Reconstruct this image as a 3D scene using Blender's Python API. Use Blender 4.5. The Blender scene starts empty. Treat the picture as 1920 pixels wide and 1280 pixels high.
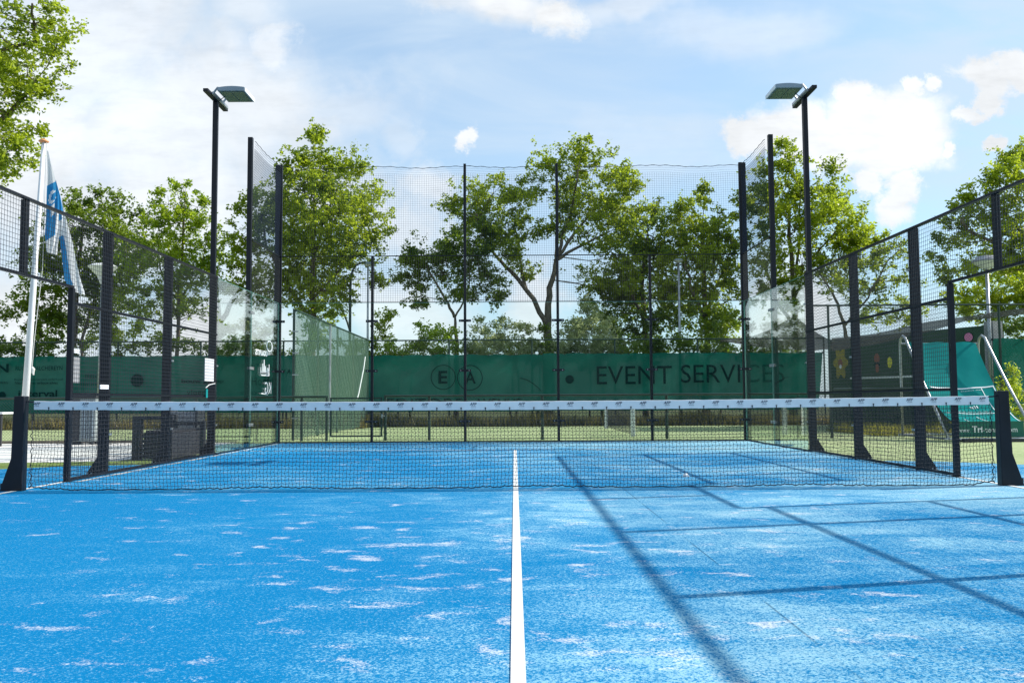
import bpy, math, random
import numpy as np
from mathutils import Vector, Matrix
random.seed(7)
S = bpy.context.scene
C = S.collection
# ------------------------------------------------------------------ camera
CAM = Vector((0.007, -9.2046, 0.901)); YAW, PIT, ROL, FPX = -0.00015, 0.0647836, -0.0055248, 1680.14
R3 = (Matrix.Rotation(YAW, 3, 'Z') @ Matrix.Rotation(math.pi/2 + PIT, 3, 'X') @ Matrix.Rotation(ROL, 3, 'Z'))
cd = bpy.data.cameras.new('camera'); cam = bpy.data.objects.new('camera', cd); C.objects.link(cam)
cam.matrix_world = Matrix.Translation(CAM) @ R3.to_4x4()
cd.sensor_width = 36; cd.lens = 36*FPX/1920; cd.clip_start = .05; cd.clip_end = 5000
S.camera = cam
def ray(px, py): return R3 @ Vector(((px-960)/FPX, -(py-640)/FPX, -1))
def at(px, py, Y):
    r = ray(px, py); return CAM + r*((Y-CAM.y)/r.y)
# ------------------------------------------------------------------ light
SUNV = Vector((1.43, 0.355, 1.0)).normalized()
SUN_EL = math.asin(SUNV.z); SUN_AZ = math.atan2(SUNV.x, SUNV.y)
sd = bpy.data.lights.new('sun', 'SUN'); sd.energy = 4.6; sd.angle = math.radians(.45); sd.color = (1, .945, .86)
so = bpy.data.objects.new('sun', sd); C.objects.link(so); so.location = (20, 5, 20)
so.rotation_euler = SUNV.to_track_quat('Z', 'Y').to_euler()
S.view_settings.view_transform = 'Standard'; S.view_settings.look = 'None'
S.view_settings.gamma = 1; S.view_settings.use_curve_mapping = False
S.view_settings.exposure = 0.60
SKY_STR, CLOUD_K = 0.12, 5.75
S.cycles.max_bounces = 6; S.cycles.diffuse_bounces = 2; S.cycles.glossy_bounces = 3; S.cycles.transmission_bounces = 4; S.cycles.transparent_max_bounces = 14
# ------------------------------------------------------------------ node helpers
class NT:
    def __init__(s, tree): s.t = tree; tree.nodes.clear()
    def n(s, typ, ins=None, **props):
        nd = s.t.nodes.new(typ)
        for k, v in props.items(): setattr(nd, k, v)
        for k, v in (ins or {}).items():
            sock = nd.inputs[k]
            if isinstance(v, bpy.types.NodeSocket): s.t.links.new(v, sock)
            elif isinstance(v, bpy.types.Node): s.t.links.new(v.outputs[0], sock)
            else: sock.default_value = v
        return nd
    def m(s, op, a, b=None, c=None, clamp=False):
        ins = {0: a}
        if b is not None: ins[1] = b
        if c is not None: ins[2] = c
        return s.n('ShaderNodeMath', ins, operation=op, use_clamp=clamp).outputs[0]
    def mix(s, f, a, b, blend='MIX'):
        nd = s.n('ShaderNodeMix', None, data_type='RGBA', blend_type=blend)
        for i, v in ((0, f), (6, a), (7, b)):
            if isinstance(v, bpy.types.NodeSocket): s.t.links.new(v, nd.inputs[i])
            else: nd.inputs[i].default_value = v if i == 0 else (tuple(v)+(1,) if len(v) == 3 else v)
        return nd.outputs[2]
    def ss(s, v, lo, hi, a=0., b=1.):
        nd = s.n('ShaderNodeMapRange', {0: v, 1: lo, 2: hi, 3: a, 4: b}, interpolation_type='SMOOTHSTEP'); return nd.outputs[0]
    def noise(s, vec, scale, detail=3, rough=.5, dist=0.):
        return s.n('ShaderNodeTexNoise', {'Vector': vec, 'Scale': scale, 'Detail': detail, 'Roughness': rough, 'Distortion': dist}).outputs[0]
# ------------------------------------------------------------------ sky with clouds
W = bpy.data.worlds.new('World'); S.world = W; W.use_nodes = True
t = NT(W.node_tree)
sky = t.n('ShaderNodeTexSky', sky_type='NISHITA'); sky.sun_disc = False; sky.sun_elevation = SUN_EL; sky.sun_rotation = SUN_AZ
sky.air_density = 1.0; sky.dust_density = 1.2; sky.ozone_density = 1.6
tc = t.n('ShaderNodeTexCoord').outputs['Generated']
sp = t.n('ShaderNodeSeparateXYZ', {0: tc})
yy = t.m('MAXIMUM', t.m('ABSOLUTE', sp.outputs[1]), .12)
u = t.m('DIVIDE', sp.outputs[0], yy); v = t.m('DIVIDE', sp.outputs[2], yy)
uv = t.n('ShaderNodeCombineXYZ', {0: u, 1: v}).outputs[0]
n1 = t.n('ShaderNodeTexNoise', {'Vector': uv, 'Scale': 7., 'Detail': 7., 'Roughness': .62}).outputs['Color']
n2 = t.n('ShaderNodeTexNoise', {'Vector': uv, 'Scale': 3., 'Detail': 5., 'Roughness': .55}).outputs['Color']
def warp(noise, amt):
    a = t.n('ShaderNodeVectorMath', {0: noise, 1: (.5, .5, .5)}, operation='SUBTRACT').outputs[0]
    a = t.n('ShaderNodeVectorMath', {0: a, 1: (amt, amt, 0)}, operation='MULTIPLY').outputs[0]
    return t.n('ShaderNodeVectorMath', {0: uv, 1: a}, operation='ADD').outputs[0]
rough = t.m('MULTIPLY', t.m('SUBTRACT', t.noise(uv, 24., 9, .72, .3), .5), 2.4)
rough2 = t.m('MULTIPLY', t.m('SUBTRACT', t.noise(uv, 9., 7, .6, .2), .5), 2.0)
rough3 = t.m('MULTIPLY', t.m('SUBTRACT', t.noise(uv, 65., 6, .65, .3), .5), 2.2)
wsharp, wsoft = warp(n1, .09), warp(n2, .22)
def blob(vec, px, py, rx, ry, soft, k):
    r = ray(px, py); cu, cv = r.x/r.y, r.z/r.y
    a = t.n('ShaderNodeVectorMath', {0: vec, 1: (cu, cv, 0)}, operation='SUBTRACT').outputs[0]
    a = t.n('ShaderNodeVectorMath', {0: a, 1: (FPX/rx, FPX/ry, 0)}, operation='MULTIPLY').outputs[0]
    l = t.n('ShaderNodeVectorMath', {0: a}, operation='LENGTH').outputs['Value']
    l = t.m('ADD', l, rough3 if rx < 30 else (rough if rx < 90 else rough2))
    return t.ss(l, 1+soft, 1-soft, 0., k)
acc = None
for b in [(1620,240,95,62),(1705,235,100,55),(1560,268,80,52),(1470,235,90,42),(1395,240,42,36),(1660,290,120,38),(1600,190,50,35),(1500,280,40,30),
          (1840,145,50,34),(1890,125,45,32),(1845,190,26,28),(1715,175,22,18),(1755,165,16,16),
          (1690,350,34,34),(1665,390,44,40),(1615,345,40,24),(1785,290,14,20),(1840,205,20,16),
          (868,270,22,17),(1865,270,18,12),(1812,225,26,14)]:
    m = blob(wsharp, *b, .36, .98); acc = m if acc is None else t.m('MAXIMUM', acc, m)
for b in [(950,0,115,46,.95),(1060,15,55,42,1.),(870,-10,80,40,.6),(1190,8,90,28,.5),(500,110,62,50,.75),(785,345,58,34,.65),(750,430,80,50,.6),
          (140,120,190,150,.75),(330,250,330,150,.8),(250,380,420,120,.85),(60,260,200,160,.9),(640,250,110,50,.45),(430,50,90,40,.5),
          (760,590,90,60,.7),(450,620,140,90,.9),(1470,560,110,100,.85),(980,560,60,60,.7),(740,275,30,40,.35),(1230,300,160,60,.25),(1380,60,170,50,.35),(50,600,160,100,.9)]:
    m = blob(wsoft, b[0], b[1], b[2], b[3], .62, b[4]); acc = t.m('MAXIMUM', acc, m)
stre = t.n('ShaderNodeVectorMath', {0: uv, 1: (1., 3.4, 1.)}, operation='MULTIPLY').outputs[0]
veil = t.ss(t.noise(stre, 2.6, 6, .55, .6), .36, .70, .50, .88)
lowhaze = t.ss(sp.outputs[2], .16, 0., 0., .65)
veil = t.m('MAXIMUM', veil, lowhaze)
# parts of the sky away from the photograph get plain broken cloud
shade = t.m('MULTIPLY', t.ss(t.noise(uv, 5., 5, .6), .3, .7, .84, 1.06), t.ss(t.noise(stre, 16., 6, .62), .3, .6, .93, 1.03))
cl = t.n('ShaderNodeVectorMath', {0: (CLOUD_K*.97, CLOUD_K, CLOUD_K*1.03), 'Scale': shade}, operation='SCALE').outputs[0]
base = t.mix(1., sky.outputs[0], (.74, 1.08, 1.2), 'MULTIPLY')
base = t.mix(veil, base, (CLOUD_K*.64, CLOUD_K*.78, CLOUD_K*.93))
bg = t.n('ShaderNodeBackground', {0: t.mix(acc, base, cl), 1: SKY_STR})
t.n('ShaderNodeOutputWorld', {0: bg})
# ------------------------------------------------------------------ materials
M = {}
def pmat(name, col, rough=.6, metal=0., spec=.5, var=0., vscale=3., bump=0., bscale=60., col2=None, alpha=1.):
    m = bpy.data.materials.new(name); m.use_nodes = True; k = NT(m.node_tree)
    o = k.n('ShaderNodeTexCoord').outputs['Object']
    c = tuple(col)+(1,)
    if var or col2:
        c2 = col2 or tuple(x*(1-var) for x in col)
        c = k.mix(k.ss(k.noise(o, vscale, 5, .6), .35, .68), col, c2)
    ins = {'Base Color': c, 'Roughness': rough, 'Metallic': metal, 'Specular IOR Level': spec}
    if bump: ins['Normal'] = k.n('ShaderNodeBump', {'Strength': bump, 'Distance': .01, 'Height': k.noise(o, bscale, 4)}).outputs[0]
    p = k.n('ShaderNodeBsdfPrincipled', ins).outputs[0]
    if alpha < 1: p = k.n('ShaderNodeMixShader', {0: alpha, 1: k.n('ShaderNodeBsdfTransparent').outputs[0], 2: p}).outputs[0]
    k.n('ShaderNodeOutputMaterial', {0: p}); M[name] = m; return m
pmat('black_steel', (.006, .008, .014), .42, 0, .3, .35, 4.)
pmat('black_wire', (.012, .013, .017), .5, 0, .4)
pmat('green_wire', (.015, .06, .04), .45)
pmat('green_steel', (.012, .04, .03), .45, 0, .5, .3)
pmat('pale_green_wire', (.16, .26, .2), .45)
pmat('net_cord', (.012, .016, .025), .8)
pmat('netting', (.012, .022, .045), .8, 0, .2)
pmat('galvanised', (.42, .44, .46), .42, .75, .5, .3, 6.)
pmat('white_paint', (.72, .73, .74), .4, 0, .5, .12, 3.)
pmat('tape', (.82, .82, .83), .7, 0, .3, .1, 3., .1, 12)
pmat('ink', (.02, .025, .06), .8)
pmat('pale_ink', (.3, .33, .4), .8)
pmat('orange', (.75, .3, .12), .5)
pmat('lamp_grey', (.25, .31, .36), .4, .3, .5, .15)
pmat('lamp_glass', (.15, .18, .12), .2, 0, .6, .1, 2.)
pmat('opal', (.62, .64, .64), .3, 0, .5, .1)
pmat('sign_white', (.75, .76, .78), .5)
pmat('sign_grey', (.3, .3, .31), .5)
pmat('bin_grey', (.32, .37, .38), .55, .2, .5, .25)
pmat('dark_slat', (.03, .033, .04), .6, 0, .5, .4, 8.)
pmat('grey_slat', (.33, .33, .36), .6, 0, .5, .2, 8.)
pmat('bark', (.16, .135, .1), .9, 0, .2, .5, 6., .6, 25)
pmat('flag_white', (.75, .76, .78), .8)
pmat('flag_blue', (.04, .22, .5), .8, 0, .3, .15)
pmat('concrete_edge', (.2, .17, .13), .9, 0, .3, .4, 5.)
pmat('wall_green', (.022, .062, .035), .6, 0, .4, .25, 2.)
pmat('target_yellow', (.36, .28, .03), .7, col2=(.2, .17, .03), vscale=12)
pmat('target_brown', (.24, .08, .05), .7)
pmat('target_lemon', (.62, .56, .04), .7)
pmat('target_pink', (.6, .2, .36), .7)
pmat('stone_grey', (.3, .31, .33), .8, 0, .3, .3, 4.)
pmat('ramp_front', (.008, .12, .085), .5, 0, .4, .15, 3)
pmat('rope', (.6, .6, .58), .8)
pmat('screen_ink', (.004, .030, .030), .95, 0, .05)
pmat('sand', (.52, .50, .46), .95, 0, .1, .3, 9., .4, 120)
pmat('line_paint', (.68, .69, .68), .9, 0, .2, .12, 14., .3, 200)

def mat(name):
    m = bpy.data.materials.new(name); m.use_nodes = True; M[name] = m; return NT(m.node_tree)
k = mat('glass')
fr = k.n('ShaderNodeFresnel', {'IOR': 1.52}).outputs[0]
fr = k.m('MULTIPLY', k.m('MAXIMUM', k.m('SUBTRACT', fr, .036), .006), .6)
k.n('ShaderNodeOutputMaterial', {0: k.n('ShaderNodeMixShader', {0: fr, 1: k.n('ShaderNodeBsdfTransparent', {0: (.955, .98, .97, 1)}).outputs[0], 2: k.n('ShaderNodeBsdfGlossy', {0: (.95, 1, .98, 1), 'Roughness': .004}).outputs[0]}).outputs[0]})
pmat('glass_edge', (.16, .36, .3), .15, 0, .6)
pmat('sticker', (.8, .82, .83), .5)

k = mat('turf_blue')
o = k.n('ShaderNodeTexCoord').outputs['Object']
st = k.n('ShaderNodeVectorMath', {0: o, 1: (1., 1.9, 1.)}, operation='MULTIPLY').outputs[0]
big = k.noise(o, .33, 3, .5, .4)
mid = k.noise(st, 1.5, 5, .6, .8)
sp_ = k.n('ShaderNodeSeparateXYZ', {0: o})
zone = k.m('ADD', k.ss(sp_.outputs[0], -3.5, 3.0, -.05, .13), k.m('ADD', k.ss(sp_.outputs[1], -4., -8.5, 0., .09), k.ss(sp_.outputs[1], 3., 10., 0., .09)))
dust = k.ss(k.m('ADD', k.m('ADD', k.m('MULTIPLY', big, .55), k.m('MULTIPLY', mid, .5)), zone), .42, .84, .24, .78)
g1 = k.noise(o, 125, 2, .7); g2 = k.noise(o, 60, 3, .75)
grain = k.m('ADD', k.m('MULTIPLY', g1, .62), k.m('MULTIPLY', g2, .38))
thr = k.m('SUBTRACT', .64, k.m('MULTIPLY', dust, .27))
sand = k.ss(k.m('SUBTRACT', grain, thr), -.05, .07)
wp = k.n('ShaderNodeVectorMath', {0: o, 1: k.n('ShaderNodeVectorMath', {0: k.n('ShaderNodeTexNoise', {'Vector': o, 'Scale': 5., 'Detail': 3.}).outputs['Color'], 'Scale': .12}, operation='SCALE').outputs[0]}, operation='ADD').outputs[0]
wp = k.n('ShaderNodeVectorMath', {0: wp, 1: (1., 1.6, 1.)}, operation='MULTIPLY').outputs[0]
patch = k.m('ADD', k.m('MULTIPLY', k.noise(wp, 3.7, 2.2, .55, .25), .78), k.m('MULTIPLY', k.noise(wp, 10., 2, .5, .2), .24))
centre = k.m('MULTIPLY', k.ss(k.m('ABSOLUTE', k.m('ADD', sp_.outputs[0], .1)), 2.4, .5, -.012, .045), k.ss(sp_.outputs[1], -1.5, -3.5))
pm = k.ss(k.m('ADD', k.m('ADD', patch, centre), k.m('MULTIPLY', dust, .08)), .533, .82)
pm = k.ss(k.m('SUBTRACT', grain, k.m('SUBTRACT', .70, k.m('MULTIPLY', pm, .36))), -.08, .20)
blue = k.mix(k.ss(big, .3, .7), (.001, .138, .325), (.002, .168, .355))
blue = k.mix(k.ss(k.noise(o, 190, 2), .35, .65), blue, (.002, .175, .40))
blue = k.mix(k.m('MULTIPLY', dust, .30), blue, (.06, .25, .46))
colr = k.mix(k.m('MULTIPLY', sand, k.ss(dust, .1, .7, .6, .95)), blue, k.mix(dust, (.09, .35, .54), (.36, .56, .63)))
seam = k.m('MULTIPLY', k.ss(k.m('ABSOLUTE', k.m('SUBTRACT', sp_.outputs[0], 1.12)), .008, .003), k.ss(k.noise(o, 1.3, 2), .42, .56, .1, .55))
colr = k.mix(seam, colr, (.002, .05, .12))
colr = k.mix(k.m('MULTIPLY', pm, .60), colr, (.74, .71, .70))
leaf = k.ss(k.noise(o, 9, 2, .5), .80, .83)
bmp = k.n('ShaderNodeBump', {'Strength': .35, 'Distance': .004, 'Height': g1}).outputs[0]
k.n('ShaderNodeOutputMaterial', {0: k.n('ShaderNodeBsdfDiffuse', {0: colr, 'Normal': bmp}).outputs[0]})

def ground_mat(name, a, b, c, s1, s2, s3=90):
    k = mat(name); o = k.n('ShaderNodeTexCoord').outputs['Object']
    x = k.mix(k.ss(k.noise(o, s1, 4, .6), .35, .65), a, b)
    x = k.mix(k.ss(k.noise(o, s2, 5, .65), .45, .7), x, c)
    bm = k.n('ShaderNodeBump', {'Strength': .4, 'Distance': .01, 'Height': k.noise(o, s3, 3)}).outputs[0]
    k.n('ShaderNodeOutputMaterial', {0: k.n('ShaderNodeBsdfPrincipled', {'Base Color': x, 'Roughness': .95, 'Specular IOR Level': .1, 'Normal': bm}).outputs[0]})
ground_mat('turf_green', (.27, .34, .16), (.34, .40, .20), (.42, .45, .26), .5, 6.)
ground_mat('strip_green', (.12, .19, .04), (.17, .24, .06), (.26, .28, .12), 1.5, 9.)
ground_mat('soil', (.05, .07, .02), (.09, .09, .04), (.04, .055, .02), .3, 3.)
k = mat('paving'); o = k.n('ShaderNodeTexCoord').outputs['Object']
br = k.n('ShaderNodeTexBrick', {'Vector': o, 'Color1': (.74, .71, .67, 1), 'Color2': (.68, .66, .62, 1), 'Mortar': (.2, .19, .17, 1), 'Scale': 1., 'Mortar Size': .008, 'Brick Width': .6, 'Row Height': .3})
x = k.mix(k.ss(k.noise(o, 2., 5, .6), .4, .7, 0, .4), br.outputs[0], (.6, .57, .52))
k.n('ShaderNodeOutputMaterial', {0: k.n('ShaderNodeBsdfPrincipled', {'Base Color': x, 'Roughness': .9}).outputs[0]})

def cloth(name, col, col2, trans, transl, vs=1.2):
    k = mat(name); o = k.n('ShaderNodeTexCoord').outputs['Object']
    c = k.mix(k.ss(k.noise(o, vs, 4, .6), .35, .7), col, col2)
    d = k.n('ShaderNodeBsdfDiffuse', {0: c}).outputs[0]; tr = k.n('ShaderNodeBsdfTranslucent', {0: c}).outputs[0]
    s = k.n('ShaderNodeMixShader', {0: transl, 1: d, 2: tr}).outputs[0]
    s = k.n('ShaderNodeMixShader', {0: trans, 1: s, 2: k.n('ShaderNodeBsdfTransparent').outputs[0]}).outputs[0]
    k.n('ShaderNodeOutputMaterial', {0: s})
cloth('windscreen', (.010, .125, .098), (.020, .165, .125), .018, .35, .9)
cloth('shade_net', (.10, .105, .11), (.15, .15, .155), .33, .3)
cloth('ramp_cloth', (.014, .21, .205), (.025, .26, .25), 0., .15, .8)
cloth('flag_cloth', (.74, .75, .77), (.68, .70, .73), 0., .4)
cloth('flag_blue_cloth', (.03, .22, .48), (.05, .29, .56), 0., .4, 3)

def leafmat(name, dark, mid, light, tw=.55, sc=.7, bright=1.):
    k = mat(name); g = k.n('ShaderNodeNewGeometry'); o = k.n('ShaderNodeTexCoord').outputs['Object']
    r = g.outputs['Random Per Island']
    c = k.mix(r, dark, mid)
    f = k.ss(k.m('ADD', k.noise(o, sc, 2, .5), k.m('MULTIPLY', r, .25)), .48, .74)
    c = k.mix(f, c, light)
    d = k.n('ShaderNodeBsdfPrincipled', {'Base Color': c, 'Roughness': .42, 'Specular IOR Level': .35}).outputs[0]
    c2 = k.mix(.5, c, tuple(min(1, a*1.9) for a in light))
    tr = k.n('ShaderNodeBsdfTranslucent', {0: c2}).outputs[0]
    k.n('ShaderNodeOutputMaterial', {0: k.n('ShaderNodeMixShader', {0: tw, 1: d, 2: tr}).outputs[0]})
leafmat('leaf_green', (.034, .085, .012), (.085, .165, .018), (.32, .39, .022))
leafmat('leaf_bright', (.05, .12, .012), (.12, .22, .018), (.31, .40, .022))
leafmat('leaf_dark', (.026, .064, .014), (.058, .115, .02), (.18, .25, .02))
leafmat('leaf_silver', (.12, .17, .06), (.26, .31, .14), (.42, .45, .22))
leafmat('leaf_yellow', (.10, .19, .02), (.20, .30, .025), (.36, .42, .03))
leafmat('straw', (.035, .045, .018), (.10, .10, .045), (.24, .20, .07), .3, 1.2)
leafmat('weed', (.06, .09, .02), (.14, .17, .03), (.30, .28, .05), .4, 1.2)
# ------------------------------------------------------------------ mesh helpers
class MB:
    def __init__(s): s.v = []; s.f = []; s.mi = []; s.cur = 0
    def face(s, idx): s.f.append(tuple(idx)); s.mi.append(s.cur)
    def poly(s, pts):
        b = len(s.v); s.v += [tuple(p) for p in pts]; s.face(range(b, b+len(pts))); return s
    def box(s, x0, x1, y0, y1, z0, z1):
        b = len(s.v); s.v += [(x, y, z) for z in (z0, z1) for (x, y) in ((x0, y0), (x1, y0), (x1, y1), (x0, y1))]
        for q in ((3,2,1,0),(4,5,6,7),(0,1,5,4),(1,2,6,5),(2,3,7,6),(3,0,4,7)): s.face([b+i for i in q])
        return s
    def prism(s, prof, axis, a0, a1):
        # prof: list of 2d points; extruded along axis ('x','y','z')
        n = len(prof); b = len(s.v)
        for a in (a0, a1):
            for p, q in prof: s.v.append({'x': (a, p, q), 'y': (p, a, q), 'z': (p, q, a)}[axis])
        s.face([b+i for i in range(n)][::-1]); s.face([b+n+i for i in range(n)])
        for i in range(n): s.face((b+i, b+(i+1) % n, b+n+(i+1) % n, b+n+i))
        return s
    def tube(s, pts, rad, n=6, cap=True):
        pts = [Vector(p) for p in pts]
        if not hasattr(rad, '__len__'): rad = [rad]*len(pts)
        b = len(s.v); ref = None
        for i, p in enumerate(pts):
            d = (pts[min(i+1, len(pts)-1)]-pts[max(i-1, 0)])
            if d.length < 1e-9: d = Vector((0, 0, 1))
            d.normalize()
            if ref is None: ref = d.orthogonal().normalized()
            ref = (ref-d*ref.dot(d)).normalized(); q = d.cross(ref)
            for j in range(n):
                a = 2*math.pi*j/n + (math.pi/4 if n == 4 else 0); s.v.append(tuple(p+(ref*math.cos(a)+q*math.sin(a))*rad[i]))
        for i in range(len(pts)-1):
            for j in range(n):
                s.face((b+i*n+j, b+i*n+(j+1) % n, b+(i+1)*n+(j+1) % n, b+(i+1)*n+j))
        if cap and n > 2:
            s.face([b+j for j in range(n)][::-1]); s.face([b+(len(pts)-1)*n+j for j in range(n)])
        return s
    def lathe(s, prof, cx, cy, n=24):
        b = len(s.v)
        for r, z in prof:
            for j in range(n): a = 2*math.pi*j/n; s.v.append((cx+r*math.cos(a), cy+r*math.sin(a), z))
        for i in range(len(prof)-1):
            for j in range(n): s.face((b+i*n+j, b+i*n+(j+1) % n, b+(i+1)*n+(j+1) % n, b+(i+1)*n+j))
        return s
    def grid(s, rows):
        b = len(s.v); m = len(rows[0])
        for r in rows: s.v += [tuple(p) for p in r]
        for i in range(len(rows)-1):
            for j in range(m-1): s.face((b+i*m+j, b+i*m+j+1, b+(i+1)*m+j+1, b+(i+1)*m+j))
        return s
    def build(s, name, mats, parent=None, smooth=False, bevel=0, solid=0):
        me = bpy.data.meshes.new(name); me.from_pydata(s.v, [], s.f)
        if not isinstance(mats, (list, tuple)): mats = [mats]
        for m in mats: me.materials.append(M[m])
        if len(mats) > 1: me.polygons.foreach_set('material_index', s.mi)
        if smooth: me.polygons.foreach_set('use_smooth', [True]*len(me.polygons))
        me.update(); ob = bpy.data.objects.new(name, me); C.objects.link(ob)
        if bevel: md = ob.modifiers.new('bevel', 'BEVEL'); md.width = bevel; md.segments = 2; md.limit_method = 'ANGLE'
        if solid: md = ob.modifiers.new('thickness', 'SOLIDIFY'); md.thickness = solid
        if parent: attach(ob, parent)
        return ob
def attach(ob, parent):
    ob.parent = parent
    off = Vector((0, 0, 0)); p = parent
    while p: off += p.location; p = p.parent
    if ob.type == 'EMPTY': ob.location = ob.location-off
    else:
        ob.data.transform(Matrix.Translation(-off))
def fast(name, co, nper, m, parent=None):
    me = bpy.data.meshes.new(name); nv = len(co); nf = nv//nper
    me.vertices.add(nv); me.vertices.foreach_set('co', np.asarray(co, np.float32).ravel())
    me.loops.add(nv); me.loops.foreach_set('vertex_index', np.arange(nv, dtype=np.int32))
    me.polygons.add(nf); me.polygons.foreach_set('loop_start', np.arange(0, nv, nper, dtype=np.int32))
    me.polygons.foreach_set('loop_total', np.full(nf, nper, np.int32))
    me.materials.append(M[m]); me.update(calc_edges=True)
    ob = bpy.data.objects.new(name, me); C.objects.link(ob)
    if parent: attach(ob, parent)
    return ob
def tag(o, label=None, cat=None, group=None, kind=None):
    if label: o['label'] = label
    if cat: o['category'] = cat
    if group: o['group'] = group
    if kind: o['kind'] = kind
    return o
def thing(name, loc, label, cat, group=None):
    o = bpy.data.objects.new(name, None); C.objects.link(o); o.location = loc; o.empty_display_size = .2
    return tag(o, label, cat, group)
def copy_tree(o, parent=None, shift=None):
    c = o.copy(); C.objects.link(c); c.parent = parent
    if parent is None and shift is not None: c.location = o.location+Vector(shift)
    for ch in list(o.children): copy_tree(ch, c)
    return c
def wires(segs, r, n=3):
    """straight thin wires as open prisms -> MB (n-sided)"""
    mb = MB()
    for a, b in segs: mb.tube([a, b], r, n, cap=False)
    return mb
_tc = {}
def text_data(s, bold=0.):
    if (s, bold) in _tc: return _tc[(s, bold)]
    cu = bpy.data.curves.new('t', 'FONT'); cu.body = s; cu.size = 1; cu.resolution_u = 3; cu.offset = bold
    ob = bpy.data.objects.new('t', cu); C.objects.link(ob)
    bpy.context.view_layer.update()
    me = bpy.data.meshes.new_from_object(ob.evaluated_get(bpy.context.evaluated_depsgraph_get()))
    vs = [tuple(p.co) for p in me.vertices]; fs = [tuple(p.vertices) for p in me.polygons]
    bpy.data.objects.remove(ob); bpy.data.curves.remove(cu); bpy.data.meshes.remove(me)
    x0 = min(p[0] for p in vs); x1 = max(p[0] for p in vs); y0 = min(p[1] for p in vs); y1 = max(p[1] for p in vs)
    vs = [((p[0]-x0)/(x1-x0), (p[1]-y0)/(y1-y0)) for p in vs]
    _tc[(s, bold)] = (vs, fs); return vs, fs
def add_text(mb, s, org, U, V, w, h, shear=0., bold=0.):
    """text filling w x h with lower-left corner at org, along U (right) and V (up)"""
    vs, fs = text_data(s, bold); b = len(mb.v); U = Vector(U); V = Vector(V); org = Vector(org)
    mb.v += [tuple(org+U*(a*w+c*h*shear)+V*(c*h)) for a, c in vs]
    for f in fs: mb.face([b+i for i in f])
# ================================================================== SETTING
def sheet(name, pts, z, m, kind='structure'):
    return tag(MB().poly([(x, y, z) for x, y in pts]).build(name, m), kind=kind)
sheet('ground', [(-300, -60), (300, -60), (300, 600), (-300, 600)], -.014, 'soil')
sheet('tennis_turf', [(-40, 3), (40, 3), (40, 22.6), (-40, 22.6)], -.009, 'turf_green')
sheet('path', [(-40, 3.9), (-6.05, 3.9), (-6.05, 10.6), (-40, 10.6)], -.004, 'paving')
sheet('grass_strip', [(-40, 3.0), (-5.0, 3.0), (-5.0, 5.2), (-6.05, 4.6), (-7, 4.35), (-40, 4.0)], 0.0, 'strip_green')
tag(MB().box(-40, -6.05, 10.6, 10.72, -.05, .05).build('kerb', 'concrete_edge'), kind='structure')
sheet('court', [(-9, -14), (9, -14), (8.2, -.5), (7.6, 1.6), (6.9, 2.7), (6.0, 3.45), (5.12, 3.7), (5.12, 10.08), (-5.12, 10.08), (-5.12, 3.7), (-6.2, 3.5), (-7.0, 2.9), (-7.8, 1.8), (-8.4, -.5)], .004, 'turf_blue')
L = MB()
L.poly([(-.005, -6.95, .008), (.045, -6.95, .008), (.082, 6.95, .008), (.032, 6.95, .008)])
L.poly([(-4.9, 6.95, .008), (4.9, 6.95, .008), (4.9, 7.0, .008), (-4.9, 7.0, .008)])
L.poly([(-4.9, -6.95, .008), (4.9, -6.95, .008), (4.9, -7.0, .008), (-4.9, -7.0, .008)])
for s in (-1, 1): L.poly([(s*5.01, -10, .008), (s*5.07, -10, .008), (s*5.07, 1.05, .008), (s*5.01, 1.05, .008)][::s])
tag(L.build('court_lines', 'line_paint'), kind='structure')
# sand drift against the left fence base
rng = np.random.default_rng(3)
row1 = []; row2 = []
for i in range(91):
    y = 1.0+9*i/90; row1.append((-4.945+.03*rng.random(), y, .0065)); row2.append((-4.90+.035*rng.random()+.02*math.sin(i*.7), y, .0065))
tag(MB().grid([row1, row2]).build('sand_drift', 'sand'), kind='structure')
# ================================================================== PADEL NET
net = thing('padel_net', (0, 0, 0), 'low black padel net with a white printed tape across the blue court', 'net')
def tape_top(x): return .885+.03*(abs(x)/5)**2
def post(s):
    p = MB()
    prof = [(5.02, 0), (5.25, 0), (5.24, .03), (5.14, .33), (5.125, .965), (5.02, .965)]
    p.prism([(s*a, b) for a, b in prof][::s], 'y', -.05, .05)
    o = p.build('post', 'black_steel', net, bevel=.008); o.location.x -= s*.05
    q = MB(); q.box(min(s*5.0, s*5.018), max(s*5.0, s*5.018), -.015, .015, .05, .93); q.build('slot_rail', 'dark_slat', o)
    for dy in (-.03, .03): q = MB(); q.tube([(s*5.22, dy, .03), (s*5.22, dy, .075)], .012, 6); q.build('bolt', 'black_steel', o)
post(-1); post(1)
nx = 270; rng = np.random.default_rng(11)
def net_pt(i, j):
    x = -4.93+9.86*i/nx; top = tape_top(x)-.085; tt = j/21
    z = .012+(top-.012)*tt
    e = max(0, abs(x)-4.3)/.7
    y = -.03*math.sin(tt*math.pi)*(1+.6*math.sin(x*1.7)) - .05*e*math.sin(tt*9)*(1-tt)
    zz = z + .014*math.sin(x*2.3+1)*(1-tt) + (.05*e**2*(1-tt)*(1 if x > 0 else .4))
    xx = x + (.004 if j % 2 else -.004)+.012*math.sin(tt*5+x*.8)*(1-tt)*.8 - math.copysign(.06*e**3*math.sin(tt*math.pi), x)
    return (xx+rng.normal(0, .0013), y+rng.normal(0, .002), max(.01, zz+rng.normal(0, .0013)+(.004 if i % 2 else -.004)))
P = [[net_pt(i, j) for j in range(22)] for i in range(nx+1)]
mb = MB()
for j in range(1, 21): mb.tube([P[i][j] for i in range(nx+1)], .0025, 3, False)
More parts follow.
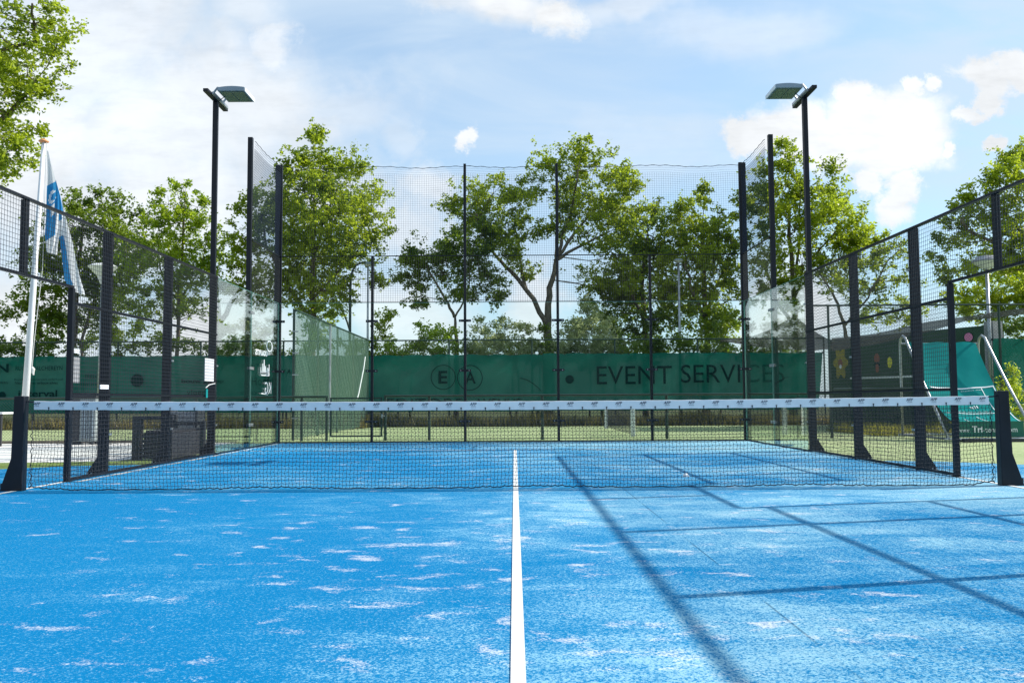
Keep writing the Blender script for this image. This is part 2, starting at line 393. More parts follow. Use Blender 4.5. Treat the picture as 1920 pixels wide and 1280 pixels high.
for i in range(nx+1): mb.tube(P[i], .0025, 3, False)
mb.build('net_mesh', 'net_cord', net)
MB().tube([(p[0][0], p[0][1], p[0][2]+.004*math.sin(i*.9)) for i, p in enumerate(P)], .006, 5).build('bottom_rope', 'net_cord', net)
for s in (-1, 1):
    pts = [(s*(4.92-.02*abs(math.sin(k_*1.3))), .01*math.sin(k_*2.1), .03+.75*k_/24) for k_ in range(25)]
    MB().tube(pts, .005, 5).build('side_lacing', 'net_cord', net)
rows = []
N = 120
for dy, dz in ((-.007, -.088), (-.007, -.004), (-.004, 0), (.004, 0), (.007, -.004), (.007, -.088)):
    rows.append([(-4.89+9.78*i/N, dy+.0015*math.sin(i*1.9+dz*50), tape_top(-4.89+9.78*i/N)+dz+.0012*math.sin(i*2.3)) for i in range(N+1)])
tape = MB().grid(rows).build('tape', 'tape', net, smooth=False)
for s in (-1, 1):
    MB().tube([(s*4.88, 0, tape_top(5)-.012), (s*4.93, 0, tape_top(5)-.01), (s*4.98, 0, tape_top(5))], .008, 6).build('cord_end', 'net_cord', tape)
mb = MB(); mb2 = MB()
xs0 = at(70, 757, 0).x; xs1 = at(1841, 751, 0).x
for i in range(40):
    x = xs0+(xs1-xs0)*i/39; z = tape_top(x)
    if i == 0:
        add_text(mb, 'AFP', (-.036, -.0105, -.040), (1, 0, 0), (0, 0, 1), .066, .027, .25, .012)
        add_text(mb, 'Courts', (-.024, -.0105, -.055), (1, 0, 0), (0, 0, 1), .048, .011, .2, .006)
        mb.cur = 1; add_text(mb, 'www.afpcourts', (-.028, -.0105, -.071), (1, 0, 0), (0, 0, 1), .056, .006)
        lg = mb.build('logo', ['ink', 'pale_ink'])
    else: lg = bpy.data.objects.new('logo', lg.data); C.objects.link(lg)
    lg.parent = tape; lg.location = (x, 0, z)
hk = MB(); hk.tube([(0, -.012, .0), (0, -.013, .012), (0, -.010, .026)], [.003, .004, .003], 5); hk.lathe([(0.0, .020), (.007, .022), (.007, .032), (0, .034)], 0, -.013, 8)
hme = None
for i in range(39):
    x = xs0+(xs1-xs0)*(i+.5)/39
    if hme is None:
        ho = hk.build('hook', 'net_cord'); hme = ho.data
    else:
        ho = bpy.data.objects.new('hook', hme); C.objects.link(ho)
    ho.parent = tape; ho.location = (x, 0, tape_top(x)-.094)
# ================================================================== SIDE FENCES
def side_fence(s, label):
    T = thing('side_fence', (s*5.0, 0, 0), label, 'fence')
    X = s*5.0
    def bx(a, b): return (min(s*a, s*b), max(s*a, s*b))
    # posts: deep plates with flared feet
    for y in (-6, -4, -2, 2, 4, 6):
        p = MB(); w = .028
        prof = [(5.02, 0.0), (5.28, 0.0), (5.27, .025), (5.145, .22), (5.14, 3.03), (5.02, 3.03)]
        p.prism([(s*a, b) for a, b in prof][::s], 'y', y-w, y+w)
        po = p.build('post', 'black_steel', T, bevel=.004)
        for xx_ in (5.20, 5.25): q = MB(); q.tube([(s*xx_, y-.045, .0), (s*xx_, y-.045, .03)], .01, 6); q.build('bolt', 'galvanised', po)
        for z_ in (.5, 1.5, 2.5): q = MB(); q.box(*bx(4.99, 5.004), y-.03, y+.03, z_-.012, z_+.012); q.build('mesh_clip', 'galvanised', po)
    for y in (-1, 1):
        p = MB(); p.box(*bx(5.0, 5.06), y-.03, y+.03, 0, 2.2); p.box(*bx(4.99, 5.09), y-.06, y+.06, 0, .012)
        p.build('door_jamb', 'black_steel', T, bevel=.003)
    p = MB(); p.box(*bx(5.015, 5.075), -.035, .035, 2.225, 3.0); p.build('short_post', 'black_steel', T, bevel=.004)
    # rails
    for y0, y1 in ((-10, -1), (1, 6)):
        for z in (.03, .99, 2.03):
            q = MB(); q.box(*bx(5.004, 5.03), y0+.031 if y0 == 1 else y0, y1-.031 if y1 == -1 else y1, z-.017, z+.017); q.build('rail', 'black_steel', T)
    q = MB(); q.box(*bx(5.004, 5.038), -1.0, 1.0, 2.2, 2.23); q.build('lintel', 'black_steel', T)
    q = MB(); q.box(*bx(5.004, 5.048), -10, 6, 3.0, 3.027); q.build('top_rail', 'black_steel', T)
    # welded mesh bays
    bays = [(-10, -8), (-8, -6), (-6, -4), (-4, -2), (-2, -1), (-1, 1), (1, 2), (2, 4), (4, 6)]
    for y0, y1 in bays:
        z0 = 2.2 if y0 == -1 else .03
        sg = []; n = round((y1-y0)/.05)
        for i in range(n+(1 if y1 == 6 else 0)): yy_ = y0+.05*i; sg.append(((X, yy_, z0), (X, yy_, 3.02)))
        m_ = MB()
        for a, b in sg: m_.tube([a, b], .0022, 4, False)
        z = z0+.05
        while z < 3.0:
            m_.tube([(X-s*.003, y0, z), (X-s*.003, y1, z)], .0022, 4, False); z += .05
        m_.build('mesh_panel', 'black_wire', T)
    return T
side_fence(-1, 'black welded mesh side fence of the court nearest the flagpole and flag')
side_fence(1, 'black welded mesh side fence of the court in front of the green ramp')
# ================================================================== GLASS WALLS
def clamp(x, y, z, axis):
    q = MB(); w = .13
    if axis == 'x': q.box(x-w, x+w, y-.022, y-.010, z-.026, z+.026)
    else: q.box(x-.006, x+.006, y-w, y+w, z-.026, z+.026)
    return q
BW = thing('back_wall', (0, 10, 0), 'glass back wall of the court with black posts and mesh above', 'glass wall')
for i in range(5):
    x0 = -5+2*i
    g = MB(); g.box(x0+.008, x0+1.992, 10.0, 10.01, .03, 2.99); o = g.build('glass_panel', 'glass', BW)
    e = MB(); e.box(x0+.008, x0+1.992, 10.001, 10.009, 2.991, 2.996); e.build('polished_edge', 'glass_edge', o)
for i in range(6):
    x = -5+2*i; tall = i in (0, 2, 3, 5); c = i in (0, 5)
    p = MB(); w = .028 if not c else .035
    p.box(x-w, x+w, 10.014, 10.075, 0, 6.03 if tall else 4.02)
    if c: sx = -1 if x < 0 else 1; p.box(min(x+sx*.036, x+sx*.12), max(x+sx*.036, x+sx*.12), 10.03, 10.13, 0, 6.03)
    p.box(x-.07, x+.07, 10.016, 10.14, 0, .012)
    po = p.build('post', 'black_steel', BW, bevel=.003)
    for z in (.45, 1.53, 2.60):
        cl_ = clamp(x, 10, z, 'x').build('clamp', 'black_steel', po, bevel=.002)
        for dx in (-.09, .09): b = MB(); b.tube([(x+dx, 9.977, z), (x+dx, 9.972, z)], .010, 8); b.build('bolt', 'galvanised', po)
for i in range(5):
    x0 = -5+2*i; m_ = MB()
    for a in range(40): m_.tube([(x0+.05*a, 10.006, 3.0), (x0+.05*a, 10.006, 4.0)], .0023, 4, False)
    for b in range(1, 20): m_.tube([(x0, 10.002, 3.0+.05*b), (x0+2, 10.002, 3.0+.05*b)], .0023, 4, False)
    m_.build('mesh_panel', 'black_wire', BW)
for z, h in ((3.005, .012), (4.0, .018)):
    q = MB(); q.box(-5, 5, 9.995, 10.013, z, z+h); q.build('rail', 'black_steel', BW)
q = MB(); q.box(-5, 5, 9.985, 10.013, 0, .028); q.build('bottom_rail', 'black_steel', BW)
def side_glass(s, label):
    T = thing('glass_side_wall', (s*5, 8, 0), label, 'glass wall')
    for y0 in (6, 8):
        g = MB(); g.box(min(s*5.0, s*5.01), max(s*5.0, s*5.01), y0+.01, y0+1.99, .03, 2.99); o = g.build('glass_panel', 'glass', T)
        e = MB(); e.box(min(s*5.001, s*5.009), max(s*5.001, s*5.009), y0+.01, y0+1.99, 2.991, 2.996)
        e.box(min(s*5.001, s*5.009), max(s*5.001, s*5.009), y0+1.991, y0+1.996, .03, 2.99); e.build('polished_edge', 'glass_edge', o)
    q = MB(); q.box(min(s*5.0, s*5.03), max(s*5.0, s*5.03), 6.0, 9.98, 0, .028); q.build('bottom_rail', 'black_steel', T)
    for z in (.45, 1.53, 2.60):
        c_ = clamp(s*4.99, 8.0, z, 'y').build('clamp', 'galvanised', T)
    # tall outer post at the joint and its foot
    p = MB(); p.box(min(s*5.025, s*5.115), max(s*5.025, s*5.115), 7.955, 8.045, 0, 6.03); p.box(min(s*5.02, s*5.34), max(s*5.02, s*5.34), 7.88, 8.12, 0, .02)
    p.build('post', 'black_steel', T, bevel=.004)
    m_ = MB()
    for a in range(41): m_.tube([(s*5.005, 8+.05*a, 3.0), (s*5.005, 8+.05*a, 4.0)], .0023, 4, False)
    for b in range(1, 20): m_.tube([(s*5.0, 8, 3.0+.05*b), (s*5.0, 10, 3.0+.05*b)], .0023, 4, False)
    m_.build('mesh_panel', 'black_wire', T)
    q = MB(); q.box(min(s*4.995, s*5.02), max(s*4.995, s*5.02), 8, 10, 4.0, 4.02); q.build('rail', 'black_steel', T)
    return T
SL = side_glass(-1, 'glass side wall with white reversed stickers beside the grey floodlight pole')
SR = side_glass(1, 'clear glass side wall corner in front of the grey shade sail')
# white stickers on the left glass (their back is seen)
def stick_pt(py, pz): return Vector((-4.986, py, pz))
mb = MB(); Y0 = 9.3
def yz(px, py):  # point on plane x=-4.986 through pixel
    r = ray(px, py); p = CAM+r*((-4.986-CAM.x)/r.x); return p.y, p.z
def glass_poly(pts): mb.poly([(-4.986,)+yz(*p) for p in pts])
for x, t0 in ((490.5, 696), (493, 681), (495.5, 674), (498, 686), (500.5, 695)): glass_poly([(x-.9, 700), (x-.7, t0), (x+.6, t0), (x+1.1, 700)])
glass_poly([(488.5, 688), (489.5, 688), (490, 701), (488.5, 701)])
glass_poly([(490, 697), (503, 698), (504, 701), (489, 700)]); glass_poly([(490, 702), (505, 703), (505, 705), (490, 704)])
glass_poly([(501, 690), (503, 689), (505, 698), (502, 699)]); glass_poly([(504, 683), (505.2, 683), (505.2, 703), (503.6, 703)])
ya, za = yz(501.5, 738); yb, zb = yz(490, 738)
add_text(mb, 'KG', (-4.986, ya+.28, za), (0, -1, 0), (0, 0, 1), abs(ya-yb)+.02, .24)
glass_poly([(490, 736), (502, 739), (502, 740), (490, 738)])
# ring emblem and the reversed line of text beneath it
ring = []
for k_ in range(20):
    a = 2*math.pi*k_/20; yc, zc = yz(505.5, 649); ring.append((yc+.24*math.cos(a), zc+.115*math.sin(a)))
for k_ in range(20):
    a0, a1 = ring[k_], ring[(k_+1) % 20]; yc, zc = yz(505.5, 649)
    mb.poly([(-4.986,)+a0, (-4.986,)+a1, (-4.986, yc+(a1[0]-yc)*.72, zc+(a1[1]-zc)*.8), (-4.986, yc+(a0[0]-yc)*.72, zc+(a0[1]-zc)*.8)])
ya, za = yz(502, 662); yb, zb = yz(479, 659)
add_text(mb, 'COURTS', (-4.986, ya, za-.07), (0, -1, 0), (0, 0, 1), abs(ya-yb), .11, 0, .02)
mb.build('sticker', 'sticker', SL)
# ================================================================== SAFETY NETTING 4 m - 6 m
def netting(name, a, b, z0, z1, label):
    a = Vector(a); b = Vector(b); d = (b-a).length; T = thing(name, a, label, 'netting', 'safety netting round the back of the court')
    n = round(d/.05); mb = MB(); rng = np.random.default_rng(int(d*10)); rows = int((z1-z0)/.05)
    nrm = Vector((-(b-a).y, (b-a).x, 0)).normalized()
    cr_ = .002 if abs((b-a).x) > .1 else .003
    def pt(i, j):
        f = i/n; p = a.lerp(b, f); sag = .012*abs(math.sin(f*d*2.6))*(j/rows) + .035*math.sin(f*math.pi*round(d/2))**2*(j/rows)
        return (p.x+nrm.x*.02*math.sin(f*d*.9+j*.08), p.y+nrm.y*.02*math.sin(f*d*.9+j*.08), z0+(z1-z0)*j/rows-sag)
    for i in range(n+1): mb.tube([pt(i, j) for j in range(0, rows+1, 4)], cr_, 3, False)
    for j in range(rows+1): mb.tube([pt(i, j) for i in range(0, n+1, 3)]+[pt(n, j)], cr_, 3, False)
    mb.build('net_mesh', 'netting', T)
    MB().tube([Vector(pt(i, rows))+Vector((0, 0, .008*math.sin(i*1.1))) for i in range(n+1)], .006, 5).build('edge_rope', 'net_cord', T)
netting('safety_net', (-4.96, 9.99, 0), (-1.03, 9.99, 0), 4.02, 5.97, 'dark netting above the back wall between left corner post and next tall post')
netting('safety_net', (-.97, 9.99, 0), (.97, 9.99, 0), 4.02, 5.97, 'narrow dark netting between the two middle tall posts of the back wall')
netting('safety_net', (1.03, 9.99, 0), (4.96, 9.99, 0), 4.02, 5.97, 'dark netting above the back wall just left of the right corner posts')
netting('safety_net', (-5.0, 8.05, 0), (-5.0, 9.97, 0), 4.02, 5.97, 'steep narrow side netting seen edge on beside the left tall post')
netting('safety_net', (5.0, 9.97, 0), (5.0, 8.05, 0), 4.02, 5.97, 'steep narrow side netting seen edge on beside the right tall post')
# ================================================================== FLOODLIGHTS
def flood(s, label):
    T = thing('floodlight', (s*5.15, 6.0, 0), label, 'floodlight', 'floodlights on the side walls')
    x = s*5.12
    p = MB(); p.box(x-.043, x+.043, 6.05, 6.12, -.045, 6.05); p.box(x-.12, x+.12, 5.97, 6.23, -.045, -.022); po = p.build('pole', 'black_steel', T, bevel=.005)
    p = MB(); p.box(x-.042, x+.042, 5.55, 6.62, 6.052, 6.105); p.build('crossarm', 'black_steel', T, bevel=.004)
    hx = s*-1
    p = MB(); p.box(min(x+hx*.052, x+hx*.085), max(x+hx*.052, x+hx*.085), 5.72, 6.5, 6.06, 6.105)
    for y in (5.8, 6.3): p.tube([(x+hx*.06, y, 6.12), (x+hx*.12, y, 6.2), (x+hx*.2, y, 6.19)], .018, 6)
    p.build('bracket', 'galvanised', T)
    MB().tube([(x-s*.05, 6.03, 0.3), (x-s*.05, 6.03, 3.2), (x-s*.052, 6.03, 5.9), (x-s*.06, 5.98, 6.03), (x+hx*.10, 5.95, 6.02), (x+hx*.2, 5.95, 6.10)], .007, 5).build('cable', 'net_cord', T)
    # curved-top head, open glass underneath
    h = MB(); X0, X1 = .14, .60
    prof = [(X0, 6.12), (X0, 6.175)]+[(X0+(X1-X0)*i/8, 6.175+.028*math.sin(math.pi*(i+.6)/9.6)) for i in range(1, 9)]+[(X1, 6.12)]
    h.prism([(x+hx*a, b) for a, b in prof][::(1 if hx < 0 else -1)], 'y', 5.72, 6.32)
    ho = h.build('lamp_head', 'lamp_grey', T, bevel=.006)
    g = MB(); g.box(min(x+hx*.17, x+hx*.36), max(x+hx*.17, x+hx*.36), 5.76, 6.28, 6.108, 6.118)
    g.box(min(x+hx*.375, x+hx*.57), max(x+hx*.375, x+hx*.57), 5.76, 6.28, 6.108, 6.118); g.build('lamp_glass', 'lamp_glass', ho)
    e = MB(); e.box(min(x+hx*.602, x+hx*.612), max(x+hx*.602, x+hx*.612), 5.73, 6.31, 6.115, 6.178); e.build('rim', 'white_paint', ho)
    return T
_f = flood
def flood(s, label): T = _f(s, label); T.location.z += .045
flood(-1, 'tall floodlight on a black pole on the flag side of the court')
flood(1, 'tall floodlight on a black pole on the green ramp side of the court')
# ================================================================== CHAIN-LINK FENCES
def chain(a, b, h, rail_m, wire_m, label, post_x, name='chain_link_fence', z0=.03, cell=.065, r=.0022, toprail=.025, cat='fence', group=None, braces=()):
    a = Vector(a); b = Vector(b); L_ = (b-a).length; d = (b-a)/L_; T = thing(name, a, label, cat, group)
    H = h-z0; n = int((L_+H)/cell/1.41*1.0); stp = cell*1.41; mb = MB()
    nr = Vector((-d.y, d.x, 0))
    for sg, off in ((1, .004), (-1, -.004)):
        for i in range(-int(H/stp)-1, int(L_/stp)+int(H/stp)+2):
            s0 = i*stp; t0, t1 = 0., H
            # s = s0 + sg*t  must be in [0, L]
            if sg == 1: t0 = max(0, -s0); t1 = min(H, L_-s0)
            else: t0 = max(0, s0-L_); t1 = min(H, s0)
            if t1-t0 < .02: continue
            p0 = a+d*(s0+sg*t0)+nr*off; p1 = a+d*(s0+sg*t1)+nr*off
            mb.tube([(p0.x, p0.y, z0+t0), (p1.x, p1.y, z0+t1)], r, 3, False)
    mb.build('wire_mesh', wire_m, T)
    q = MB(); q.tube([(a.x, a.y, h), (b.x, b.y, h)], toprail, 8); q.build('top_rail', rail_m, T)
    if h < 1.5:
        q = MB(); q.tube([(a.x, a.y, z0), (b.x, b.y, z0)], .006, 6); q.build('bottom_wire', rail_m, T)
    for s_ in post_x:
        p = a+d*s_; q = MB(); q.tube([(p.x+nr.x*.045, p.y+nr.y*.045, -.02), (p.x+nr.x*.045, p.y+nr.y*.045, h+.02)], .032, 8); q.build('post', rail_m, T)
    for s_, e in braces:
        p = a+d*s_; p2 = a+d*(s_+e); q = MB(); q.tube([(p.x+nr.x*.06, p.y+nr.y*.06, h-.1), (p2.x+nr.x*.06, p2.y+nr.y*.06, .05 if h < 1.5 else h-1.2)], .02, 6); q.build('brace', rail_m, T)
    return T
FY = 22.3
xl = at(-140, 700, FY).x; xr = at(1545, 640, FY).x
px0 = at(842, 700, FY).x; posts = []
x = px0
while x > xl: x -= 2.92
x += 2.92
while x < xr-.1: posts.append(x-xl); x += 2.92
chain((xl, FY, 0), (xr, FY, 0), 3.0, 'green_steel', 'green_wire', 'tall green chain link fence running behind the whole tennis area', posts+[xr-xl], cell=.075, r=.0022, braces=((posts[2]+.05, 2.0),))
LY = 11.2
xa, xb, xc = at(-120, 760, LY).x, at(548, 760, LY).x, at(1560, 760, LY).x
chain((xa, LY, 0), (at(612, 760, LY).x, LY, 0), .99, 'green_steel', 'black_wire', 'low green fence behind the recycling bin and bench', [.5, 3.2, 5.9, 8.3, at(612, 760, LY).x-xa], cell=.05, group='low fences behind the court')
g0, g1 = at(619, 760, LY).x, at(717, 760, LY).x
G = thing('gate', (g0, LY, 0), 'low green gate in the fence below the end of the tall side fence', 'gate')
q = MB()
for xx in (g0+.02, g1-.02): q.box(xx-.018, xx+.018, LY-.018, LY+.018, .08, .97)
q.box(g0+.039, g1-.039, LY-.018, LY+.018, .08, .115); q.box(g0+.039, g1-.039, LY-.018, LY+.018, .935, .97); q.build('gate_frame', 'green_steel', G)
sg = []
for i in range(int((g1-g0)/.05)): sg.append(((g0+.04+.05*i, LY, .11), (g0+.04+.05*i, LY, .94)))
for i in range(16): sg.append(((g0+.04, LY+.004, .14+.05*i), (g1-.04, LY+.004, .14+.05*i)))
wires(sg, .002).build('wire_mesh', 'black_wire', G)
q = MB(); q.tube([(g1-.02, LY-.05, .55), (g1+.06, LY-.05, .55)], .012, 6); q.box(g1-.02, g1+.02, LY-.045, LY-.02, .5, .6); q.build('latch', 'galvanised', G)
xs = at(722, 760, LY).x
chain((xs, LY, 0), (xc, LY, 0), 1.0, 'green_steel', 'black_wire', 'low green fence across the middle behind the glass back wall', [0, 1.0, at(1017, 800, LY).x-xs, at(1251, 800, LY).x-xs, 8.9, xc-xs], cell=.05, group='low fences behind the court')
chain((xc+.05, LY, 0), (at(1790, 760, LY).x, LY, 0), 1.1, 'green_steel', 'black_wire', 'low green fence with steel braces in front of the painted practice wall', [0.6, 1.9], cell=.05, group='low fences behind the court')
SF = chain((-5.0, 11.5, 0), (-5.0, 22.1, 0), 3.0, 'green_steel', 'pale_green_wire', 'pale green chain link fence receding from behind the left court corner', [0.02, 2.6, 5.2, 7.8, 10.5], cell=.05, r=.0036)
q = MB()
for z in (.5, 1.0, 1.5, 2.0, 2.5): q.box(-5.06, -4.93, 11.44, 11.5, z-.012, z+.012)
q.build('strap', 'galvanised', SF)
q = MB(); q.tube([(-4.93, 15.1, .1), (-4.93, 15.1, 2.95)], .03, 8); q.build('pale_post', 'galvanised', SF)
q = MB(); q.tube([(-4.9, 19.2, .95), (-4.88, 19.35, 1.1), (-4.88, 20.3, 1.95), (-4.88, 20.6, 2.35)], .018, 6); q.build('tube', 'white_paint', SF)
# right hand tall fence
RY = 14.6
rx0 = at(1522, 600, RY).x; rx1 = at(2050, 600, RY).x
RF = chain((rx0, RY, 0), (rx1, RY, 0), 3.36, 'green_steel', 'green_wire', 'tall green chain link fence in front of the painted practice wall', [at(1557, 700, RY).x-rx0, at(1719, 700, RY).x-rx0, at(1879, 700, RY).x-rx0], cell=.06, r=.0025)
# ================================================================== WIND SCREENS
def screen(x0, x1, y, z0, z1, label, wav=.02, m='windscreen', taper=0.):
    n = int((x1-x0)/.25); rows = []
    for j in range(9):
        f = j/8
        rows.append([(x0+(x1-taper*(1-f)*0-x0)*i/n - (taper*(1-f) if i == n else 0), y+.022*math.sin(i*.9+j*.3)*math.sin(f*3)+.008*math.sin(i*2.3-j*.5), z0+(z1-z0)*f+(wav*math.sin(i*1.6)*(f > .9))+.01*math.sin(i*.37)) for i in range(n+1)])
    o = tag(MB().grid(rows).build('windscreen', m, smooth=True), label, 'windscreen', 'green windscreens hung on the fences')
    q = MB()
    for i in range(0, n+1, 3): p_ = rows[8][i]; q.box(p_[0]-.012, p_[0]+.012, p_[1]-.012, p_[1]+.06, p_[2]-.05, p_[2]+.012)
    q.build('cable_ties', 'net_cord', o)
    return o
SY = FY-.09
s1 = screen(at(-138, 700, SY).x, at(548, 700, SY).x, SY, .5, 2.50, 'green windscreen with many faint sponsor names behind flagpole and left fence', taper=0)
s2 = screen(at(552, 700, SY).x, at(1024, 700, SY).x, SY, .5, 2.48, 'green windscreen with the two circled letters E and A')
s3 = screen(at(1018, 700, SY).x, at(1543, 700, SY).x, SY-.02, .5, 2.50, 'green windscreen with the large words EVENT SERVICES', taper=.2)
def wtext(par, s, px0, px1, pyb, pyt, Y=SY-.07, **kw):
    mb = MB(); a = at(px0, pyb, Y); b = at(px1, pyb, Y); c = at(px0, pyt, Y)
    add_text(mb, s, (a.x, Y, (a.z+b.z)/2), (1, 0, 0), (0, 0, 1), b.x-a.x, c.z-a.z, **kw); mb.build('lettering', 'screen_ink', par)
def disc(par, px, py, r, Y=SY-.07, inner=0, n=28):
    mb = MB(); c = at(px, py, Y); R_ = r/FPX*(Y-CAM.y)
    P_ = [(c.x+R_*math.cos(2*math.pi*i/n), Y, c.z+R_*math.sin(2*math.pi*i/n)) for i in range(n)]
    if not inner: mb.poly(P_); mb.build('emblem', 'screen_ink', par); return
    q_ = inner/FPX*(Y-CAM.y)
    Q_ = [(c.x+q_*math.cos(2*math.pi*i/n), Y, c.z+q_*math.sin(2*math.pi*i/n)) for i in range(n)]
    for i in range(n): mb.poly([P_[i], P_[(i+1) % n], Q_[(i+1) % n], Q_[i]])
    mb.build('emblem', 'screen_ink', par)
mb = MB()
wtext(s1, 'N', -6, 16, 698, 682, bold=.03); wtext(s1, 'RUGGE VALCHEREYN', 29, 117, 694, 686)
wtext(s1, 'Bouwbedrijf timmerwerk onderhoud', 27, 117, 714, 709); wtext(s1, 'Nieuwbouw en verbouw advies', 28, 108, 720, 715, bold=.01)
wtext(s1, 'NBERG', -4, 15, 719, 715); wtext(s1, 'interval', 34, 107, 744, 731, bold=.02)
disc(s1, 257, 713, 12); disc(s1, 4, 741, 7)
wtext(s1, 'FRESH', 160, 182, 710, 702); wtext(s1, 'bouw advies', 150, 190, 722, 716)
wtext(s1, 'bouw groep', 340, 420, 720, 710, bold=.03); wtext(s1, 'TUINTEGEL', 452, 512, 692, 682); wtext(s1, 'Hoofd', 472, 512, 722, 706)
wtext(s1, 'V A', 528, 546, 700, 692, bold=.02); wtext(s1, 'vloer', 350, 385, 740, 730); wtext(s1, 'sport', 450, 500, 742, 733)
disc(s2, 831, 707, 23.5, inner=22); disc(s2, 881, 708, 24, inner=22.5)
wtext(s2, 'E', 822, 839, 719, 695, bold=.02); wtext(s2, 'A', 872, 892, 719, 696, bold=.02)
wtext(s2, 'EDITORS', 724, 868, 765, 747); wtext(s2, 'AVENUE', 890, 978, 765, 747)
mb = MB(); pts = [at(975+40*i/8, 709.5+.5*i+(i**2)*.32, SY-.07) for i in range(9)]
for i in range(8): mb.poly([pts[i], pts[i+1], pts[i+1]+Vector((0, 0, .03)), pts[i]+Vector((0, 0, .03))])
mb.build('emblem', 'screen_ink', s2)
disc(s3, 1068, 711, 8)
wtext(s3, 'EVENT', 1119, 1260, 720, 686); wtext(s3, 'SERVICES', 1277, 1471, 717, 683)
s4 = screen(at(1868, 700, RY).x, at(2050, 700, RY).x, RY+.1, .3, 2.45, 'plain green windscreen at the right edge behind the street lamp')
# ================================================================== SHADE SAIL
def sail(name, up, lo, label, n=24, sag=0.):
    def samp(pl, f):
        f *= len(pl)-1; i = min(int(f), len(pl)-2); f -= i; a = at(*pl[i]); b = at(*pl[i+1]); return a.lerp(b, f)
    rows = []
    for j in range(9):
        g = j/8; rows.append([samp(lo, i/n).lerp(samp(up, i/n), g)+Vector((0, sag*math.sin(g*math.pi), -.1*sag*math.sin(g*math.pi))) for i in range(n+1)])
    return tag(MB().grid(rows).build(name, 'shade_net', smooth=True, solid=.004), label, 'shade sail')
sail('shade_sail', [(1352, 637, 21), (1405, 632, 20.5), (1440, 620, 19.5), (1468, 604, 18.5), (1490, 592, 17.6)], [(1352, 638, 21), (1405, 648, 20.9), (1450, 654, 20.6), (1520, 657, 20.2), (1590, 652, 19.8)], 'pointed grey shade sail rising over the right end of the windscreen', sag=.3)
sail('shade_net', [(1560, 634, 14.75), (1640, 626, 14.75), (1740, 603, 14.75), (1846, 588, 14.75), (2000, 566, 14.75)], [(1560, 658, 14.85), (1640, 646, 14.85), (1740, 622, 14.85), (1810, 602, 14.85), (2000, 580, 14.85)], 'long dark shade net strung along the tall fence above the practice wall')
# ================================================================== PRACTICE WALL
A = Vector((at(1557, 700, 20.8).x, 20.8, 0)); B = Vector((at(1850, 700, 15.2).x, 15.2, 0)); d = (B-A).normalized(); nn = Vector((-d.y, d.x, 0))
if nn.y > 0: nn = -nn
PW = thing('practice_wall', A, 'dark green tennis practice wall with painted targets and a white line', 'practice wall')
def wall_box(mb, s0, s1, t0, t1, z0, z1):
    P_ = [A+d*s0+nn*t0, A+d*s1+nn*t0, A+d*s1+nn*t1, A+d*s0+nn*t1]; b = len(mb.v)
    mb.v += [(p.x, p.y, z) for z in (z0, z1) for p in P_]
    for q_ in ((3,2,1,0),(4,5,6,7),(0,1,5,4),(1,2,6,5),(2,3,7,6),(3,0,4,7)): mb.face([b+i for i in q_])
Lw = (B-A).length
mb = MB(); wall_box(mb, 0, Lw, -.15, 0, 0, 2.85); mb.build('wall', 'wall_green', PW)
mb = MB(); wall_box(mb, .9, Lw, .003, .006, 1.50, 1.56); mb.build('net_line', 'line_paint', PW)
def hit(px, py):
    r = ray(px, py); o_ = A+nn*.006; t_ = (o_-CAM).dot(nn)/r.dot(nn); return CAM+r*t_
def target(px, py, rx, ry, m, off, n=24, lob=0, name='target'):
    c = hit(px, py); sx = rx/FPX*(c.y-CAM.y)/max(.2, abs(d.x)) * (1 if 1 else 1); sz = ry/FPX*(c.y-CAM.y); mb = MB()
    sx = (hit(px+rx, py)-c).length
    P_ = []
    for i in range(n):
        a = 2*math.pi*i/n; k_ = 1+lob*math.cos(6*a); P_.append(c+d*(sx*k_*math.cos(a))+Vector((0, 0, sz*k_*math.sin(a)))+nn*off)
    mb.poly(P_); return mb
target(1576, 680, 12, 27, 'y', 0, 48, .22).build('target', 'target_yellow', PW)
target(1576, 681, 4, 8, 'y', .004).build('target_centre', 'target_brown', PW)
target(1576, 687, 2.4, 4, 'y', .007).build('target_dot', 'sign_white', PW)
target(1644, 672, 5, 10, 'y', 0).build('target', 'target_brown', PW)
target(1644, 684, 5.5, 6, 'y', .003, 24, .2).build('target', 'screen_ink', PW)
target(1645, 690, 3.5, 8, 'y', .005).build('target', 'target_brown', PW)
target(1668, 679, 4.5, 10.5, 'y', 0).build('target', 'target_lemon', PW)
target(1816, 632, 9.5, 9.5, 'y', 0).build('target', 'screen_ink', PW)
target(1816, 632, 8, 8, 'y', .003).build('target', 'target_pink', PW)
mb = MB(); wall_box(mb, Lw+.01, Lw+.3, -.3, .05, 0, 2.95); mb.build('pillar', 'stone_grey', PW)
# ================================================================== REBOUND RAMP
RP = thing('rebound_ramp', (9.8, 10.2, 0), 'teal tennis rebound ramp on a steel tube frame behind right fence', 'rebound ramp')
xL, xR = 8.92, 10.72
def arch(x):
    pts = [(x, 11.35, .03), (x, 11.35, 1.2), (x, 11.35, 2.1), (x, 11.30, 2.24), (x, 11.18, 2.30), (x, 11.05, 2.24), (x, 10.95, 2.1), (x, 10.2, 1.18), (x, 9.2, .06)]
    return MB().tube(pts, .03, 8)
arch(xL).build('frame_tube', 'galvanised', RP, smooth=True); arch(xR).build('frame_tube', 'galvanised', RP, smooth=True)
for z, y in ((2.13, 11.35), (.05, 9.15), (.06, 11.35)):
    MB().tube([(xL-.1 if z < 1 else xL, y, z), (xR+.1 if z < 1 else xR, y, z)], .022, 8).build('cross_tube', 'galvanised' if z > 1 else 'white_paint', RP)
MB().tube([(xL, 9.2, .05), (xL, 11.35, .05)], .025, 8).build('foot_tube', 'galvanised', RP)
